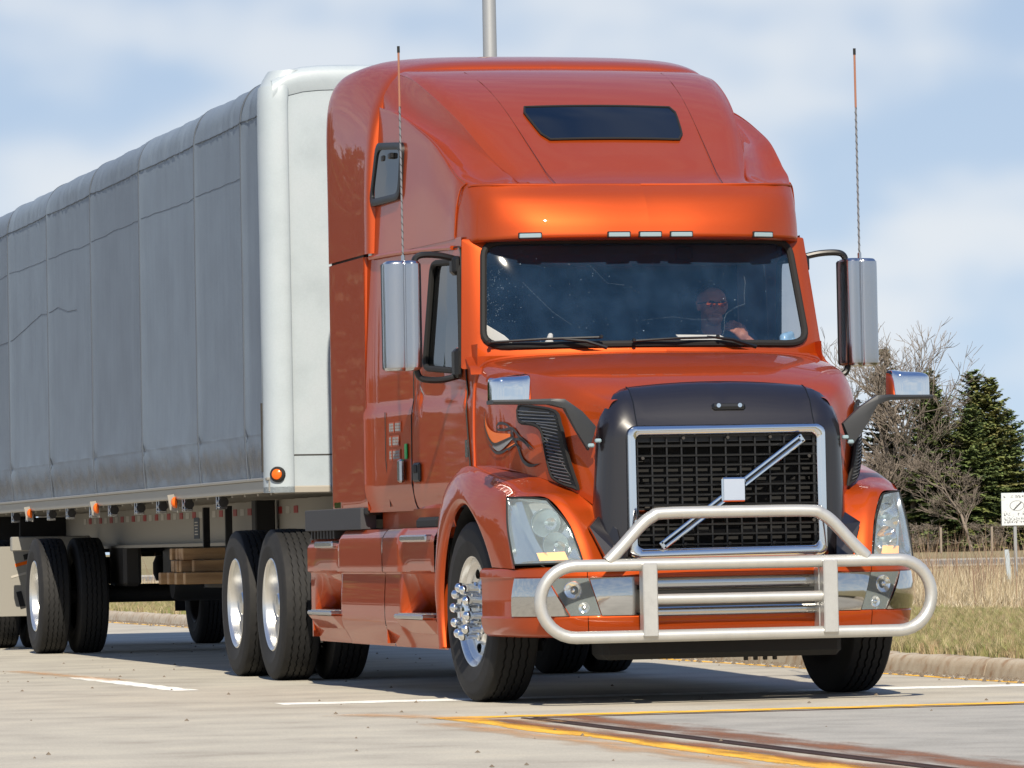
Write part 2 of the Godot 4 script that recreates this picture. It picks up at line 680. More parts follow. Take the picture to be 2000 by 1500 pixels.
func cab(t: Node3D) -> void:
	# ---- domed roof with side shoulders
	var zz := [-0.60, -0.80, -1.0, -1.3, -1.6, -1.9, -2.2, -2.52]
	var yc := [3.005, 3.125, 3.24, 3.412, 3.565, 3.682, 3.762, 3.815]
	var xd := [0.69, 0.735, 0.78, 0.835, 0.885, 0.922, 0.945, 0.96]
	var yd := [2.988, 3.078, 3.182, 3.348, 3.492, 3.612, 3.712, 3.775]
	var xs := [1.0, 1.01, 1.02, 1.037, 1.052, 1.065, 1.078, 1.09]
	var ys := [3.005, 3.07, 3.145, 3.255, 3.35, 3.435, 3.505, 3.56]
	var rows := []
	# first row runs along the crease above the visor
	rows.append([Vector3(0, 2.94, -0.45), Vector3(0.35, 2.941, -0.46), Vector3(0.58, 2.943, -0.477), Vector3(0.68, 2.945, -0.497), Vector3(0.70, 2.945, -0.502), Vector3(0.76, 2.947, -0.518), Vector3(0.85, 2.949, -0.552), Vector3(0.945, 2.953, -0.64), Vector3(0.965, 2.945, -0.672), Vector3(0.985, 2.92, -0.71), Vector3(1.008, 2.80, -0.775), Vector3(1.02, 2.65, -0.785)])
	for i in zz.size():
		var z: float = zz[i]
		var back := 0.2 * clampf(1.0 - i / 3.0, 0.0, 1.0)
		var d: float = yd[i]
		var e: float = ys[i]
		var x: float = xd[i]
		var sx: float = side_x(z - back, 2.64)
		var vf: float = [1.0, 1.0, 1.0, 1.0, 1.0, 0.9, 0.55, 0.0][i]
		rows.append([
			Vector3(0, yc[i], z), Vector3(x * 0.5, lerpf(yc[i], d, 0.10), z), Vector3(x * 0.88, lerpf(yc[i], d, 0.42), z - back * 0.15),
			Vector3(x - 0.004, d + 0.002, z - back * 0.3), Vector3(x + 0.008, d - 0.012, z - back * 0.3), Vector3(lerpf(lerpf(x, xs[i], 0.42), x + 0.032, vf), lerpf(lerpf(d, e, 0.30), lerpf(d, e, 0.84), vf), z - back * 0.4), Vector3(lerpf(lerpf(x, xs[i], 0.75), lerpf(x + 0.035, xs[i], 0.45), vf), lerpf(lerpf(d, e, 0.62), e + (d - e) * 0.05 - 0.034, vf), z - back * 0.65),
			Vector3(xs[i] - 0.018, e + 0.004, z - back * 0.95), Vector3(xs[i] - 0.006, e - 0.003, z - back), Vector3(xs[i] + 0.004, e - 0.03, z - back), Vector3(lerpf(xs[i], sx, 0.55) + 0.004, lerpf(e, 2.65, 0.5), z - back), Vector3(sx, 2.65, z - back)])
	var b := MB.new()
	b.grid(both(surf(rows, 5, 5)))
	var roof := part(t, "roof_fairing", b, M.paint, 30.0)
	# roof window
	b = MB.new()
	var g := []
	for i in 7:
		var r := []
		var k := i / 6.0
		var z := lerpf(-1.0, -1.4, k)
		var hw := lerpf(0.42, 0.475, k) - 0.03 * pow(absf(k * 2.0 - 1.0), 6.0)
		for j in 21:
			var u := j / 10.0 - 1.0
			var x := u * hw
			var drop := 0.040 * x * x
			r.append(Vector3(x, tab([-1.4, -1.3, -1.0, -0.9], [3.467, 3.412, 3.24, 3.184], z) - drop + 0.012, z))
		g.append(r)
	b.grid(g)
	part(roof, "roof_window", b, M.darkglass)
	b = MB.new()
	var edge := []
	for j in 21:
		edge.append(g[0][j])
	for i in range(1, 7):
		edge.append(g[i][20])
	for j in range(19, -1, -1):
		edge.append(g[6][j])
	for i in range(5, 0, -1):
		edge.append(g[i][0])
	b.tube(edge, 0.007, 6, true)
	part(roof, "window_seal", b, M.rubber)
	b = MB.new()
	var cre := []
	for p in rows[0].slice(0, 9):
		cre.append(p)
	for s in [-1.0, 1.0]:
		var cp := []
		for p in cre:
			cp.append(Vector3(s * p.x, p.y - 0.004, p.z + 0.001))
		b = MB.new()
		b.tube(cr(cp, 4), 0.009, 7)
		part(roof, "visor_joint", b, M.paint)
	# panel seams running down the dome
	for s in [-1.0, 1.0]:
		b = MB.new()
		var path := []
		for k in 11:
			var z := lerpf(-0.47, -2.2, k / 10.0)
			var x := lerpf(0.50, 0.62, k / 10.0)
			var y := tab([-2.2, -1.9, -1.6, -1.3, -1.0, -0.8, -0.6, -0.45], [3.762, 3.682, 3.565, 3.412, 3.24, 3.125, 3.005, 2.94], z) - tab([-2.2, -1.3, -0.8, -0.5], [0.0085, 0.0105, 0.008, 0.0], z)
			path.append(Vector3(s * x, y, z))
		b.tube(path, 0.0018, 5)
		part(roof, "panel_seam", b, M.seamdark)
		# horn-like hook of the grab line on the visor corner
		b = MB.new()
		b.tube(cr([Vector3(s * 1.025, 2.66, -0.79), Vector3(s * 1.018, 2.82, -0.765), Vector3(s * 1.0, 2.93, -0.735), Vector3(s * 0.975, 2.965, -0.70)], 5), 0.006, 6)
		part(roof, "corner_seam", b, M.paint)
	# ---- sun visor band over the windshield
	var vx := [0.0, 0.35, 0.65, 0.85, 0.955, 0.995, 1.02]
	var zb := [-0.26, -0.266, -0.315, -0.415, -0.53, -0.64, -0.78]
	var zt := [-0.45, -0.455, -0.49, -0.55, -0.64, -0.71, -0.78]
	var yt := [2.94, 2.941, 2.944, 2.949, 2.953, 2.93, 2.80]
	rows = []
	for q in [[2.945, 0.0, 0.0], [2.918, 0.10, 0.008], [2.85, 0.42, 0.022], [2.74, 0.78, 0.018], [2.66, 0.97, 0.004], [2.632, 1.0, 0.0], [2.618, 0.98, -0.012], [2.612, 0.90, -0.03], [2.613, 0.45, -0.02], [2.618, 0.0, -0.02], [2.63, -0.35, 0.0]]:
		var r := []
		for k in vx.size():
			r.append(Vector3(lerpf(vx[k] * 0.99, vx[k], q[1]), minf(q[0], yt[k]) if q[0] > 2.9 else minf(q[0], yt[k] + 0.03), lerpf(zt[k], zb[k], q[1]) + q[2] * (1.0 if k < 5 else 0.4)))
		rows.append(r)
	b = MB.new()
	b.grid(both(surf(rows, 6, 3)))
	var visor := part(t, "sun_visor", b, M.paint, 40.0)
	for q in [[-0.69, -0.328], [-0.185, -0.262], [0.0, -0.26], [0.185, -0.262], [0.69, -0.328]]:
		b = MB.new()
		var yaw := -0.30 * signf(q[0]) if absf(q[0]) > 0.4 else 0.0
		b.box(Vector3(q[0], 2.636, q[1] + 0.006), Vector3(0.125, 0.026, 0.03), 0.004, Basis(Vector3.UP, -yaw))
		part(visor, "marker_light", b, M.marker)
		b = MB.new()
		b.box(Vector3(q[0], 2.638, q[1] - 0.001), Vector3(0.137, 0.036, 0.03), 0.004, Basis(Vector3.UP, -yaw))
		part(visor, "marker_bezel", b, M.rubber)
	# ---- raised rear roof and side extenders
	rows = []
	for q in [[-2.47, 1.13, 3.76, 0.0], [-2.48, 1.165, 3.79, 0.0], [-2.50, 1.180, 3.82, 0.0], [-2.54, 1.186, 3.845, 0.0], [-2.62, 1.187, 3.872, 0.0], [-2.85, 1.189, 3.913, 0.0], [-3.1, 1.193, 3.94, 0.0], [-3.4, 1.198, 3.935, 0.0], [-3.58, 1.20, 3.925, 0.0], [-3.6, 1.19, 3.90, 0.0]]:
		var x: float = q[1]
		var y: float = q[2]
		var cs: float = clampf((q[0] + 3.4) / 0.9, 0.0, 1.0)
		rows.append([Vector3(0, y, q[0]), Vector3(0.5, y - 0.005, q[0]), Vector3(0.85 - 0.09 * cs, y - 0.022, q[0]), Vector3(x - 0.17 - 0.10 * cs, y - 0.055, q[0]), Vector3(x - 0.075 - 0.105 * cs, y - 0.115, q[0]), Vector3(x - 0.02 - 0.085 * cs, y - 0.23, q[0]), Vector3(x - 0.04 * cs, y - 0.42, q[0]), Vector3(x - 0.006 * cs, 3.1, q[0]), Vector3(x, 2.67, q[0])])
	b = MB.new()
	var rr := both(surf(rows, 5, 3))
	b.grid(rr)
	b.away(rr[0].duplicate(), Vector3(0, 3.0, -3.0))
	part(t, "rear_roof_fairing", b, M.paint, 34.0)
	for s in [-1.0, 1.0]:
		b = MB.new()
		b.box(Vector3(s * 1.165, 2.66, -3.1), Vector3(0.03, 0.06, 0.98))
		part(t, "fairing_gap_seal", b, M.rubber)
	for s in [-1.0, 1.0]:
		var ext := group_node(t, "side_extender")
		b = MB.new()
		rows = []
		for q in [[-2.59, 1.15], [-2.592, 1.172], [-2.60, 1.184], [-2.63, 1.187], [-3.0, 1.191], [-3.4, 1.198], [-3.58, 1.2], [-3.6, 1.19], [-3.6, 1.16]]:
			rows.append([Vector3(s * q[1], 2.655, q[0]), Vector3(s * q[1], 2.1, q[0]), Vector3(s * q[1], 1.5, q[0]), Vector3(s * q[1], 1.14, q[0]), Vector3(s * (q[1] - 0.02), 1.10, q[0])])
		b.grid(surf(rows, 3, 2))
		part(ext, "panel", b, M.paint, 34.0)
		b = MB.new()
		b.box(Vector3(s * 1.202, 1.145, -3.42), Vector3(0.006, 0.035, 0.20), 0.0)
		part(ext, "badge", b, M.chrome)
		b = MB.new()
		b.box(Vector3(s * 1.14, 1.10, -3.1), Vector3(0.10, 0.05, 0.98), 0.01)
		part(ext, "lower_edge", b, M.dark)
		# sleeper wall
		b = MB.new()
		b.grid(side_patch(s, -1.60, -2.6, 1.09, 2.645, 12, 44, -0.004))
		var sl := part(t, "sleeper_side", b, M.paint)
		b = MB.new()
		b.tube([side_pt(s, -2.18, 1.12, 0.001), side_pt(s, -2.18, 1.4, 0.001), side_pt(s, -2.18, 1.69, 0.001)], 0.003, 5)
		part(sl, "panel_seam", b, M.dark)
		# drip moulding over door and sleeper
		b = MB.new()
		var path := []
		for k in 13:
			var z := lerpf(-0.80, -2.52, k / 12.0)
			path.append(Vector3(s * (side_x(z, 2.63) + 0.012), 2.60 + 0.045 * sin(clampf((-z - 0.8) / 1.72, 0, 1) * 1.6), z))
		b.tube(path, 0.014, 6)
		part(t, "drip_moulding", b, M.paint)
		# exterior handle, sticker, lettering
		if s < 0.0:
			b = MB.new()
			b.box(side_pt(s, -1.80, 1.33, 0.02), Vector3(0.035, 0.14, 0.085), 0.012)
			part(sl, "grab_handle", b, M.brushed)
			b = MB.new()
			b.box(side_pt(s, -1.75, 1.445, 0.004), Vector3(0.006, 0.09, 0.055), 0.0)
			part(sl, "sticker", b, M.greensticker)
			# three rows of worn grey characters with an orange outline
			var ls := RandomNumberGenerator.new()
			ls.seed = 77
			for row in 3:
				var y := 1.595 - row * 0.083
				var wid: Array = [[0.10, 0.13], [0.045, 0.14], [0.045, 0.16]][row]
				var z := -2.10
				for w in wid:
					var zc: float = z + w * 0.5
					b = MB.new()
					b.box(side_pt(s, zc, y, 0.0006), Vector3(0.0016, 0.066, w), 0.0, Basis(Vector3.UP, 0.075))
					part(sl, "lettering", b, M.letterorange)
					b = MB.new()
					var nb := maxi(2, int(w / 0.03))
					for i in nb:
						var cz: float = zc + (i + 0.5 - nb * 0.5) * (w * 0.9 / nb)
						for seg in 3:
							b.box(side_pt(s, cz + (ls.randf() - 0.5) * 0.006, y + (seg - 1) * 0.018, 0.0022), Vector3(0.0014, 0.012, w / nb * (0.5 + 0.35 * ls.randf())), 0.0)
						b.box(side_pt(s, cz - w / nb * 0.3, y, 0.0024), Vector3(0.0014, 0.048, 0.008), 0.0)
					part(sl, "characters", b, M.lettergrey)
					z += w + 0.02
		# sleeper window up in the roof side
		var loop := round_quad([Vector2(-2.52, 2.955), Vector2(-2.40, 3.34), Vector2(-1.86, 3.30), Vector2(-1.90, 2.96)], 0.07, 4, 4)
		var inner := round_quad([Vector2(-2.475, 3.0), Vector2(-2.365, 3.295), Vector2(-1.90, 3.26), Vector2(-1.94, 3.0)], 0.06, 4, 4)
		var sw := group_node(t, "sleeper_window")
		b = MB.new()
		var ring := []
		for q in [[0.0, -0.03], [0.0, 0.016], [0.5, 0.022], [1.0, 0.016], [1.0, -0.02]]:
			var r := []
			for k in loop.size():
				var p: Vector2 = loop[k].lerp(inner[k], q[0])
				r.append(Vector3(s * (tab([-2.6, -2.2, -1.9, -1.6], [1.155, 1.118, 1.093, 1.073], p.x) - (p.y - 2.95) * 0.035 + q[1]), p.y, p.x))
			ring.append(r)
		b.grid(ring, true)
		part(sw, "frame", b, M.black)
		b = MB.new()
		ring = []
		for i in 5:
			var r := []
			for p in inner:
				var q: Vector2 = p.lerp(Vector2(-2.17, 3.14), i / 4.0 * 0.999)
				r.append(Vector3(s * (tab([-2.6, -2.2, -1.9, -1.6], [1.155, 1.118, 1.093, 1.073], q.x) - (q.y - 2.95) * 0.035 + 0.008), q.y, q.x))
			ring.append(r)
		b.grid(ring, true)
		part(sw, "pane", b, M.darkglass)
		for k in 2:
			b = MB.new()
			b.box(Vector3(s * 1.115, 3.235, -2.27 + k * 0.2), Vector3(0.03, 0.035, 0.06), 0.006)
			part(sw, "hinge", b, M.black)
		door(t, s)
	# ---- cab back wall
	b = MB.new()
	b.box(Vector3(0, 2.27, -2.72), Vector3(2.2, 2.2, 0.06))
	part(t, "back_wall", b, M.paint)
	# ---- windshield
	var ws := group_node(t, "windshield")
	b = MB.new()
	var glassrows := []
	for i in 9:
		var r := []
		for j in 33:
			r.append(wind(lerpf(-0.99, 0.99, j / 32.0), lerpf(0.005, 0.995, i / 8.0), -0.008))
		glassrows.append(r)
	b.grid(glassrows)
	part(ws, "pane", b, M.windshield)
	var wo := round_quad([Vector2(-1.075, -0.16), Vector2(-1.075, 1.03), Vector2(1.075, 1.03), Vector2(1.075, -0.16)], 0.02, 14, 6)
	var wi := round_quad([Vector2(-0.965, 0.035), Vector2(-0.955, 1.0), Vector2(0.955, 1.0), Vector2(0.965, 0.035)], 0.14, 14, 6)
	# a corner of the opening is rounder across than up
	var fr := []
	for i in 4:
		var r := []
		for k in wo.size():
			var p: Vector2 = wo[k].lerp(wi[k], i / 3.0)
			r.append(wind(p.x, p.y, -0.03 * pow(1.0 - i / 3.0, 2.0)))
		fr.append(r)
	b = MB.new()
	b.grid(fr, true)
	part(ws, "pillar_frame", b, M.paint)
	b = MB.new()
	var gk := []
	for k in wi.size():
		gk.append(wind(wi[k].x, wi[k].y, 0.004))
	b.tube(gk, 0.021, 8, true)
	part(ws, "rubber_gasket", b, M.rubber)
	# cowl under the glass
	b = MB.new()
	var cw := []
	for q in [[-0.05, 0.0], [-0.12, 0.06], [-0.16, 0.12], [-0.22, 0.14]]:
		var r := []
		for j in 25:
			r.append(wind(lerpf(-1.06, 1.06, j / 24.0), q[0], q[1]))
		cw.append(r)
	b.grid(cw)
	part(t, "cowl", b, M.paint)
	# wipers
	for q in [[Vector3(-0.30, 1.985, -0.14), Vector3(-0.54, 2.038, -0.19), Vector3(-0.945, 2.03, -0.34), Vector3(-0.335, 2.045, -0.15)], [Vector3(0.60, 1.985, -0.20), Vector3(0.30, 2.045, -0.165), Vector3(-0.145, 2.022, -0.14), Vector3(0.36, 2.04, -0.17)]]:
		b = MB.new()
		b.tube([q[0], q[0].lerp(q[1], 0.5) + Vector3(0, 0.012, 0.02), q[1]], [0.012, 0.010, 0.007], 6)
		b.tube([q[2], q[2].lerp(q[3], 0.5) + Vector3(0, 0.004, 0.035), q[3]], 0.008, 6)
		for e in [q[2], q[3]]:
			b.box(e + Vector3(0, 0.004, 0.02), Vector3(0.02, 0.02, 0.02), 0.004)
		part(ws, "wiper", b, M.black)

func door(t: Node3D, s: float) -> void:
	var d := group_node(t, "door")
	var outer := round_quad([Vector2(-1.645, 1.10), Vector2(-1.60, 2.60), Vector2(-0.66, 2.60), Vector2(-0.36, 1.10)], 0.05, 14, 4)
	var inner := round_quad([Vector2(-1.375, 1.925), Vector2(-1.235, 2.535), Vector2(-0.665, 2.515), Vector2(-0.585, 1.875)], 0.07, 14, 4)
	var b := MB.new()
	b.grid(side_ring(s, outer, inner, 22), true)
	part(d, "panel", b, M.paint)
	# seam round the door
	b = MB.new()
	var lp := side_loop(s, outer, 0.001)
	b.tube(lp, 0.0045, 5, true)
	part(d, "seam", b, M.dark)
	b = MB.new()
	b.tube(side_loop(s, inner, 0.004), 0.018, 7, true)
	part(d, "window_gasket", b, M.rubber)
	b = MB.new()
	b.grid(loop_fill(s, inner, 4, -0.012), true)
	part(d, "pane", b, M.sideglass if s < 0.0 else M.clearglass)
	b = MB.new()
	b.box(side_pt(s, -1.51, 1.315, 0.008), Vector3(0.022, 0.115, 0.17), 0.012)
	part(d, "handle", b, M.black)
	b = MB.new()
	b.box(side_pt(s, -1.50, 1.335, 0.02), Vector3(0.012, 0.05, 0.09), 0.006)
	part(d, "handle_paddle", b, M.rubber)
	# pillar between door and sleeper and strip ahead of the door
	b = MB.new()
	b.grid(side_patch(s, -0.75, -0.29, 1.1, 2.02, 6, 20, -0.006))
	part(d, "hinge_pillar", b, M.paint)
	# strip above the door up to the roof
	b = MB.new()
	b.grid(side_patch(s, -0.66, -1.67, 2.59, 2.655, 12, 3, -0.004))
	part(d, "header_rail", b, M.paint)
	# small badge by the hood and small flame under the mirror
	b = MB.new()
	b.box(side_pt(s, -0.46, 1.43, 0.004), Vector3(0.006, 0.10, 0.06), 0.0)
	part(d, "badge", b, M.brushed)
	if s < 0.0:
		b = MB.new()
		for q in [[[-1.50, 1.835], [-1.47, 1.815], [-1.40, 1.765], [-1.46, 1.79]]]:
			var poly := []
			for p in q:
				poly.append(side_pt(s, p[0], p[1], 0.001))
			b.prism(poly, Vector3(-0.001, 0, 0))
		part(d, "flame_decal", b, M.lettergrey)

func interior(t: Node3D) -> void:
	var it := group_node(t, "cab_interior")
	var b := MB.new()
	# dashboard with a rounded top
	var rows := []
	for q in [[1.55, -0.62], [1.85, -0.60], [1.94, -0.56], [1.965, -0.50], [1.965, -0.42], [1.94, -0.30], [1.9, -0.22]]:
		var r := []
		for j in 13:
			var u := j / 6.0 - 1.0
			r.append(Vector3(u * 0.98, q[0] + (0.03 if q[1] < -0.45 and u > 0.3 else 0.0), q[1] - 0.20 * u * u))
		rows.append(r)
	b.grid(rows)
	part(it, "dashboard", b, M.dash)
	b = MB.new()
	b.box(Vector3(0, 2.675, -1.68), Vector3(1.84, 0.02, 1.9))
	part(it, "headliner", b, M.interior)
	b = MB.new()
	b.box(Vector3(0, 1.12, -1.5), Vector3(2.1, 0.04, 2.3))
	part(it, "floor", b, M.interior)
	b = MB.new()
	b.box(Vector3(0, 2.575, -0.86), Vector3(1.86, 0.15, 0.34), 0.05)
	part(it, "overhead_console", b, M.interior)
	b = MB.new()
	b.box(Vector3(0.30, 2.55, -0.62), Vector3(0.10, 0.085, 0.04), 0.012)
	part(it, "camera_unit", b, M.rubber)
	b = MB.new()
	b.box(Vector3(0, 1.9, -2.3), Vector3(2.2, 1.55, 0.05))
	part(it, "bunk_curtain", b, M.interior)
	for x in [-0.58, 0.62]:
		var seat := group_node(t, "seat")
		b = MB.new()
		b.box(Vector3(x, 1.50, -1.05), Vector3(0.54, 0.16, 0.52), 0.06)
		part(seat, "cushion", b, M.cloth)
		b = MB.new()
		var sb := []
		for q in [[1.52, 0.24, -1.27], [1.75, 0.27, -1.31], [2.0, 0.26, -1.36], [2.14, 0.20, -1.39], [2.20, 0.14, -1.40], [2.34, 0.13, -1.42], [2.39, 0.09, -1.43]]:
			var ring := []
			for k in 16:
				var a := TAU * k / 16.0
				ring.append(Vector3(x + q[1] * signf(cos(a)) * pow(absf(cos(a)), 0.6), q[0], q[2] + 0.07 * signf(sin(a)) * pow(absf(sin(a)), 0.6)))
			sb.append(ring)
		b.grid(sb, true)
		b.away(sb[6].duplicate(), Vector3(x, 1.5, -1.3))
		part(seat, "backrest", b, M.cloth)
		b = MB.new()
		b.box(Vector3(x, 1.28, -1.05), Vector3(0.34, 0.30, 0.34), 0.02)
		part(seat, "pedestal", b, M.rubber)
	# steering wheel
	var sw := group_node(t, "steering_wheel")
	b = MB.new()
	var bs := Basis(Vector3.RIGHT, deg_to_rad(-52))
	var ring := []
	for k in 40:
		var a := TAU * k / 40.0
		ring.append(Vector3(0.62, 1.88, -0.74) + bs * Vector3(cos(a) * 0.225, sin(a) * 0.225, 0))
	b.tube(ring, 0.016, 8, true)
	part(sw, "rim", b, M.rubber)
	b = MB.new()
	for a in [0.0, PI, -PI / 2]:
		b.tube([Vector3(0.62, 1.88, -0.74) + bs * Vector3(0, 0, -0.03), Vector3(0.62, 1.88, -0.74) + bs * Vector3(cos(a) * 0.22, sin(a) * 0.22, 0)], [0.03, 0.014], 8)
	b.tube([Vector3(0.62, 1.88, -0.74) + bs * Vector3(0, 0, -0.01), Vector3(0.62, 1.70, -0.55)], 0.04, 10)
	part(sw, "hub", b, M.rubber)

const HOOD := [
	[[0, 1.955, 0.04], [0.35, 1.953, 0.01], [0.7, 1.945, -0.09], [0.93, 1.925, -0.20], [1.005, 1.885, -0.27], [1.035, 1.78, -0.31], [1.045, 1.55, -0.31], [1.045, 1.32, -0.30]],
	[[0, 1.93, 0.26], [0.34, 1.928, 0.255], [0.66, 1.912, 0.24], [0.88, 1.875, 0.22], [0.965, 1.825, 0.21], [1.0, 1.70, 0.20], [1.012, 1.5, 0.20], [1.01, 1.30, 0.20]],
	[[0, 1.87, 0.62], [0.32, 1.868, 0.615], [0.62, 1.852, 0.61], [0.815, 1.818, 0.60], [0.89, 1.768, 0.59], [0.935, 1.65, 0.58], [0.955, 1.47, 0.58], [0.95, 1.262, 0.58]],
	[[0, 1.787, 0.90], [0.3, 1.785, 0.90], [0.56, 1.772, 0.89], [0.715, 1.744, 0.88], [0.782, 1.70, 0.87], [0.825, 1.59, 0.86], [0.842, 1.42, 0.86], [0.815, 1.185, 0.87]],
	[[0, 1.712, 1.05], [0.28, 1.71, 1.05], [0.5, 1.70, 1.045], [0.615, 1.675, 1.04], [0.672, 1.65, 1.035], [0.70, 1.55, 1.03], [0.71, 1.35, 1.03], [0.70, 1.08, 1.04]],
	[[0, 1.65, 1.12], [0.28, 1.648, 1.12], [0.48, 1.635, 1.12], [0.585, 1.65, 1.12], [0.63, 1.60, 1.12], [0.645, 1.5, 1.12], [0.65, 1.3, 1.12], [0.65, 1.0, 1.13]],
]
const HZ := [-0.3, 0.0, 0.3, 0.6, 0.9, 1.05]
const HX := [1.045, 1.03, 1.005, 0.952, 0.832, 0.70]

func hood_pt(s: float, z: float, y: float, off := 0.0) -> Vector3:
	# the side of the hood as a height field over (z, y)
	var x := tab(HZ, HX, z)
	var top := tab([-0.3, 0.2, 0.6, 0.88, 1.05], [1.88, 1.82, 1.765, 1.70, 1.65], z)
	x -= 0.20 * pow(clampf((y - (top - 0.30)) / 0.32, 0.0, 1.2), 2.0) * 0.30
	x -= 0.02 * pow(clampf((1.42 - y) / 0.2, 0.0, 1.2), 2.0) * smoothstep(0.5, 0.9, z)
	return Vector3(s * (x + off), y, z)

func hood_side_strip(s: float, pts: Array, w: Array, off: float) -> Array:
	# a tapering stroke drawn over the hood side: pts (z, y), half widths w
	var c := cr(pts, 6)
	var ww := cr(w, 6)
	var a := []
	var b := []
	for i in c.size():
		var d: Vector2 = (c[mini(i + 1, c.size() - 1)] - c[maxi(i - 1, 0)]).normalized()
		var n := Vector2(-d.y, d.x) * float(ww[i])
		a.append(hood_pt(s, c[i].x + n.x, c[i].y + n.y, off))
		b.append(hood_pt(s, c[i].x - n.x, c[i].y - n.y, off))
	return [a, b]

func vec(a: Array) -> Array:
	var out := []
	for r in a:
		var w := []
		for p in r:
			w.append(Vector3(p[0], p[1], p[2]))
		out.append(w)
	return out

func nose(t: Node3D) -> void:
	var b := MB.new()
	b.grid(both(surf(vec(HOOD), 7, 8)))
	var hood := part(t, "hood", b, M.paint, 45.0)
	for s in [-1.0, 1.0]:
		# bright rolled edge at the back of the hood
		b = MB.new()
		var path := []
		for p in HOOD[0]:
			path.append(Vector3(s * p[0], p[1], p[2]))
		b.tube(cr(path, 5), 0.012, 6)
		part(hood, "rear_edge", b, M.paint)
		fender(t, s)
		vent(t, s)
		headlight(t, s)
	# flame drawing on the hood side
	var fl := group_node(t, "flame_decal")
	var s := -1.0
	b = MB.new()
	b.grid(hood_side_strip(s, [Vector2(-0.07, 1.605), Vector2(-0.03, 1.53), Vector2(0.10, 1.475), Vector2(0.37, 1.478)], [0.001, 0.022, 0.034, 0.014], 0.006))
	part(fl, "orange_tongue", b, M.flameorange)
	b = MB.new()
	b.grid(hood_side_strip(s, [Vector2(0.07, 1.43), Vector2(0.17, 1.423), Vector2(0.28, 1.44), Vector2(0.40, 1.468)], [0.004, 0.022, 0.02, 0.004], 0.006))
	part(fl, "silver_tongue", b, M.lettergrey)
	b = MB.new()
	b.grid(hood_side_strip(s, [Vector2(0.28, 1.40), Vector2(0.36, 1.415), Vector2(0.44, 1.44)], [0.002, 0.012, 0.003], 0.006))
	part(fl, "orange_tongue", b, M.flameorange)
	b = MB.new()
	for q in [
		[[[-0.075, 1.63], [-0.05, 1.53], [0.08, 1.445], [0.25, 1.452], [0.42, 1.478]], [0.003, 0.007, 0.008, 0.007, 0.005]],
		[[[0.02, 1.44], [0.12, 1.395], [0.26, 1.395], [0.40, 1.425]], [0.003, 0.007, 0.008, 0.003]],
		[[[0.42, 1.478], [0.34, 1.54], [0.20, 1.555], [0.16, 1.525], [0.28, 1.515], [0.40, 1.52], [0.50, 1.47], [0.60, 1.43], [0.66, 1.395]], [0.004, 0.007, 0.008, 0.006, 0.007, 0.009, 0.009, 0.007, 0.001]],
		[[[0.38, 1.50], [0.47, 1.42], [0.53, 1.345], [0.62, 1.31], [0.70, 1.318]], [0.006, 0.011, 0.011, 0.009, 0.001]],
		[[[0.40, 1.46], [0.52, 1.455], [0.60, 1.42], [0.63, 1.39]], [0.006, 0.008, 0.006, 0.001]],
		[[[0.34, 1.40], [0.44, 1.43], [0.53, 1.40]], [0.004, 0.006, 0.001]]]:
		var pp := []
		for p in q[0]:
			pp.append(Vector2(p[0], p[1]))
		b.grid(hood_side_strip(s, pp, q[1], 0.0085))
	part(fl, "dark_scrolls", b, M.scroll)
	grille(t)

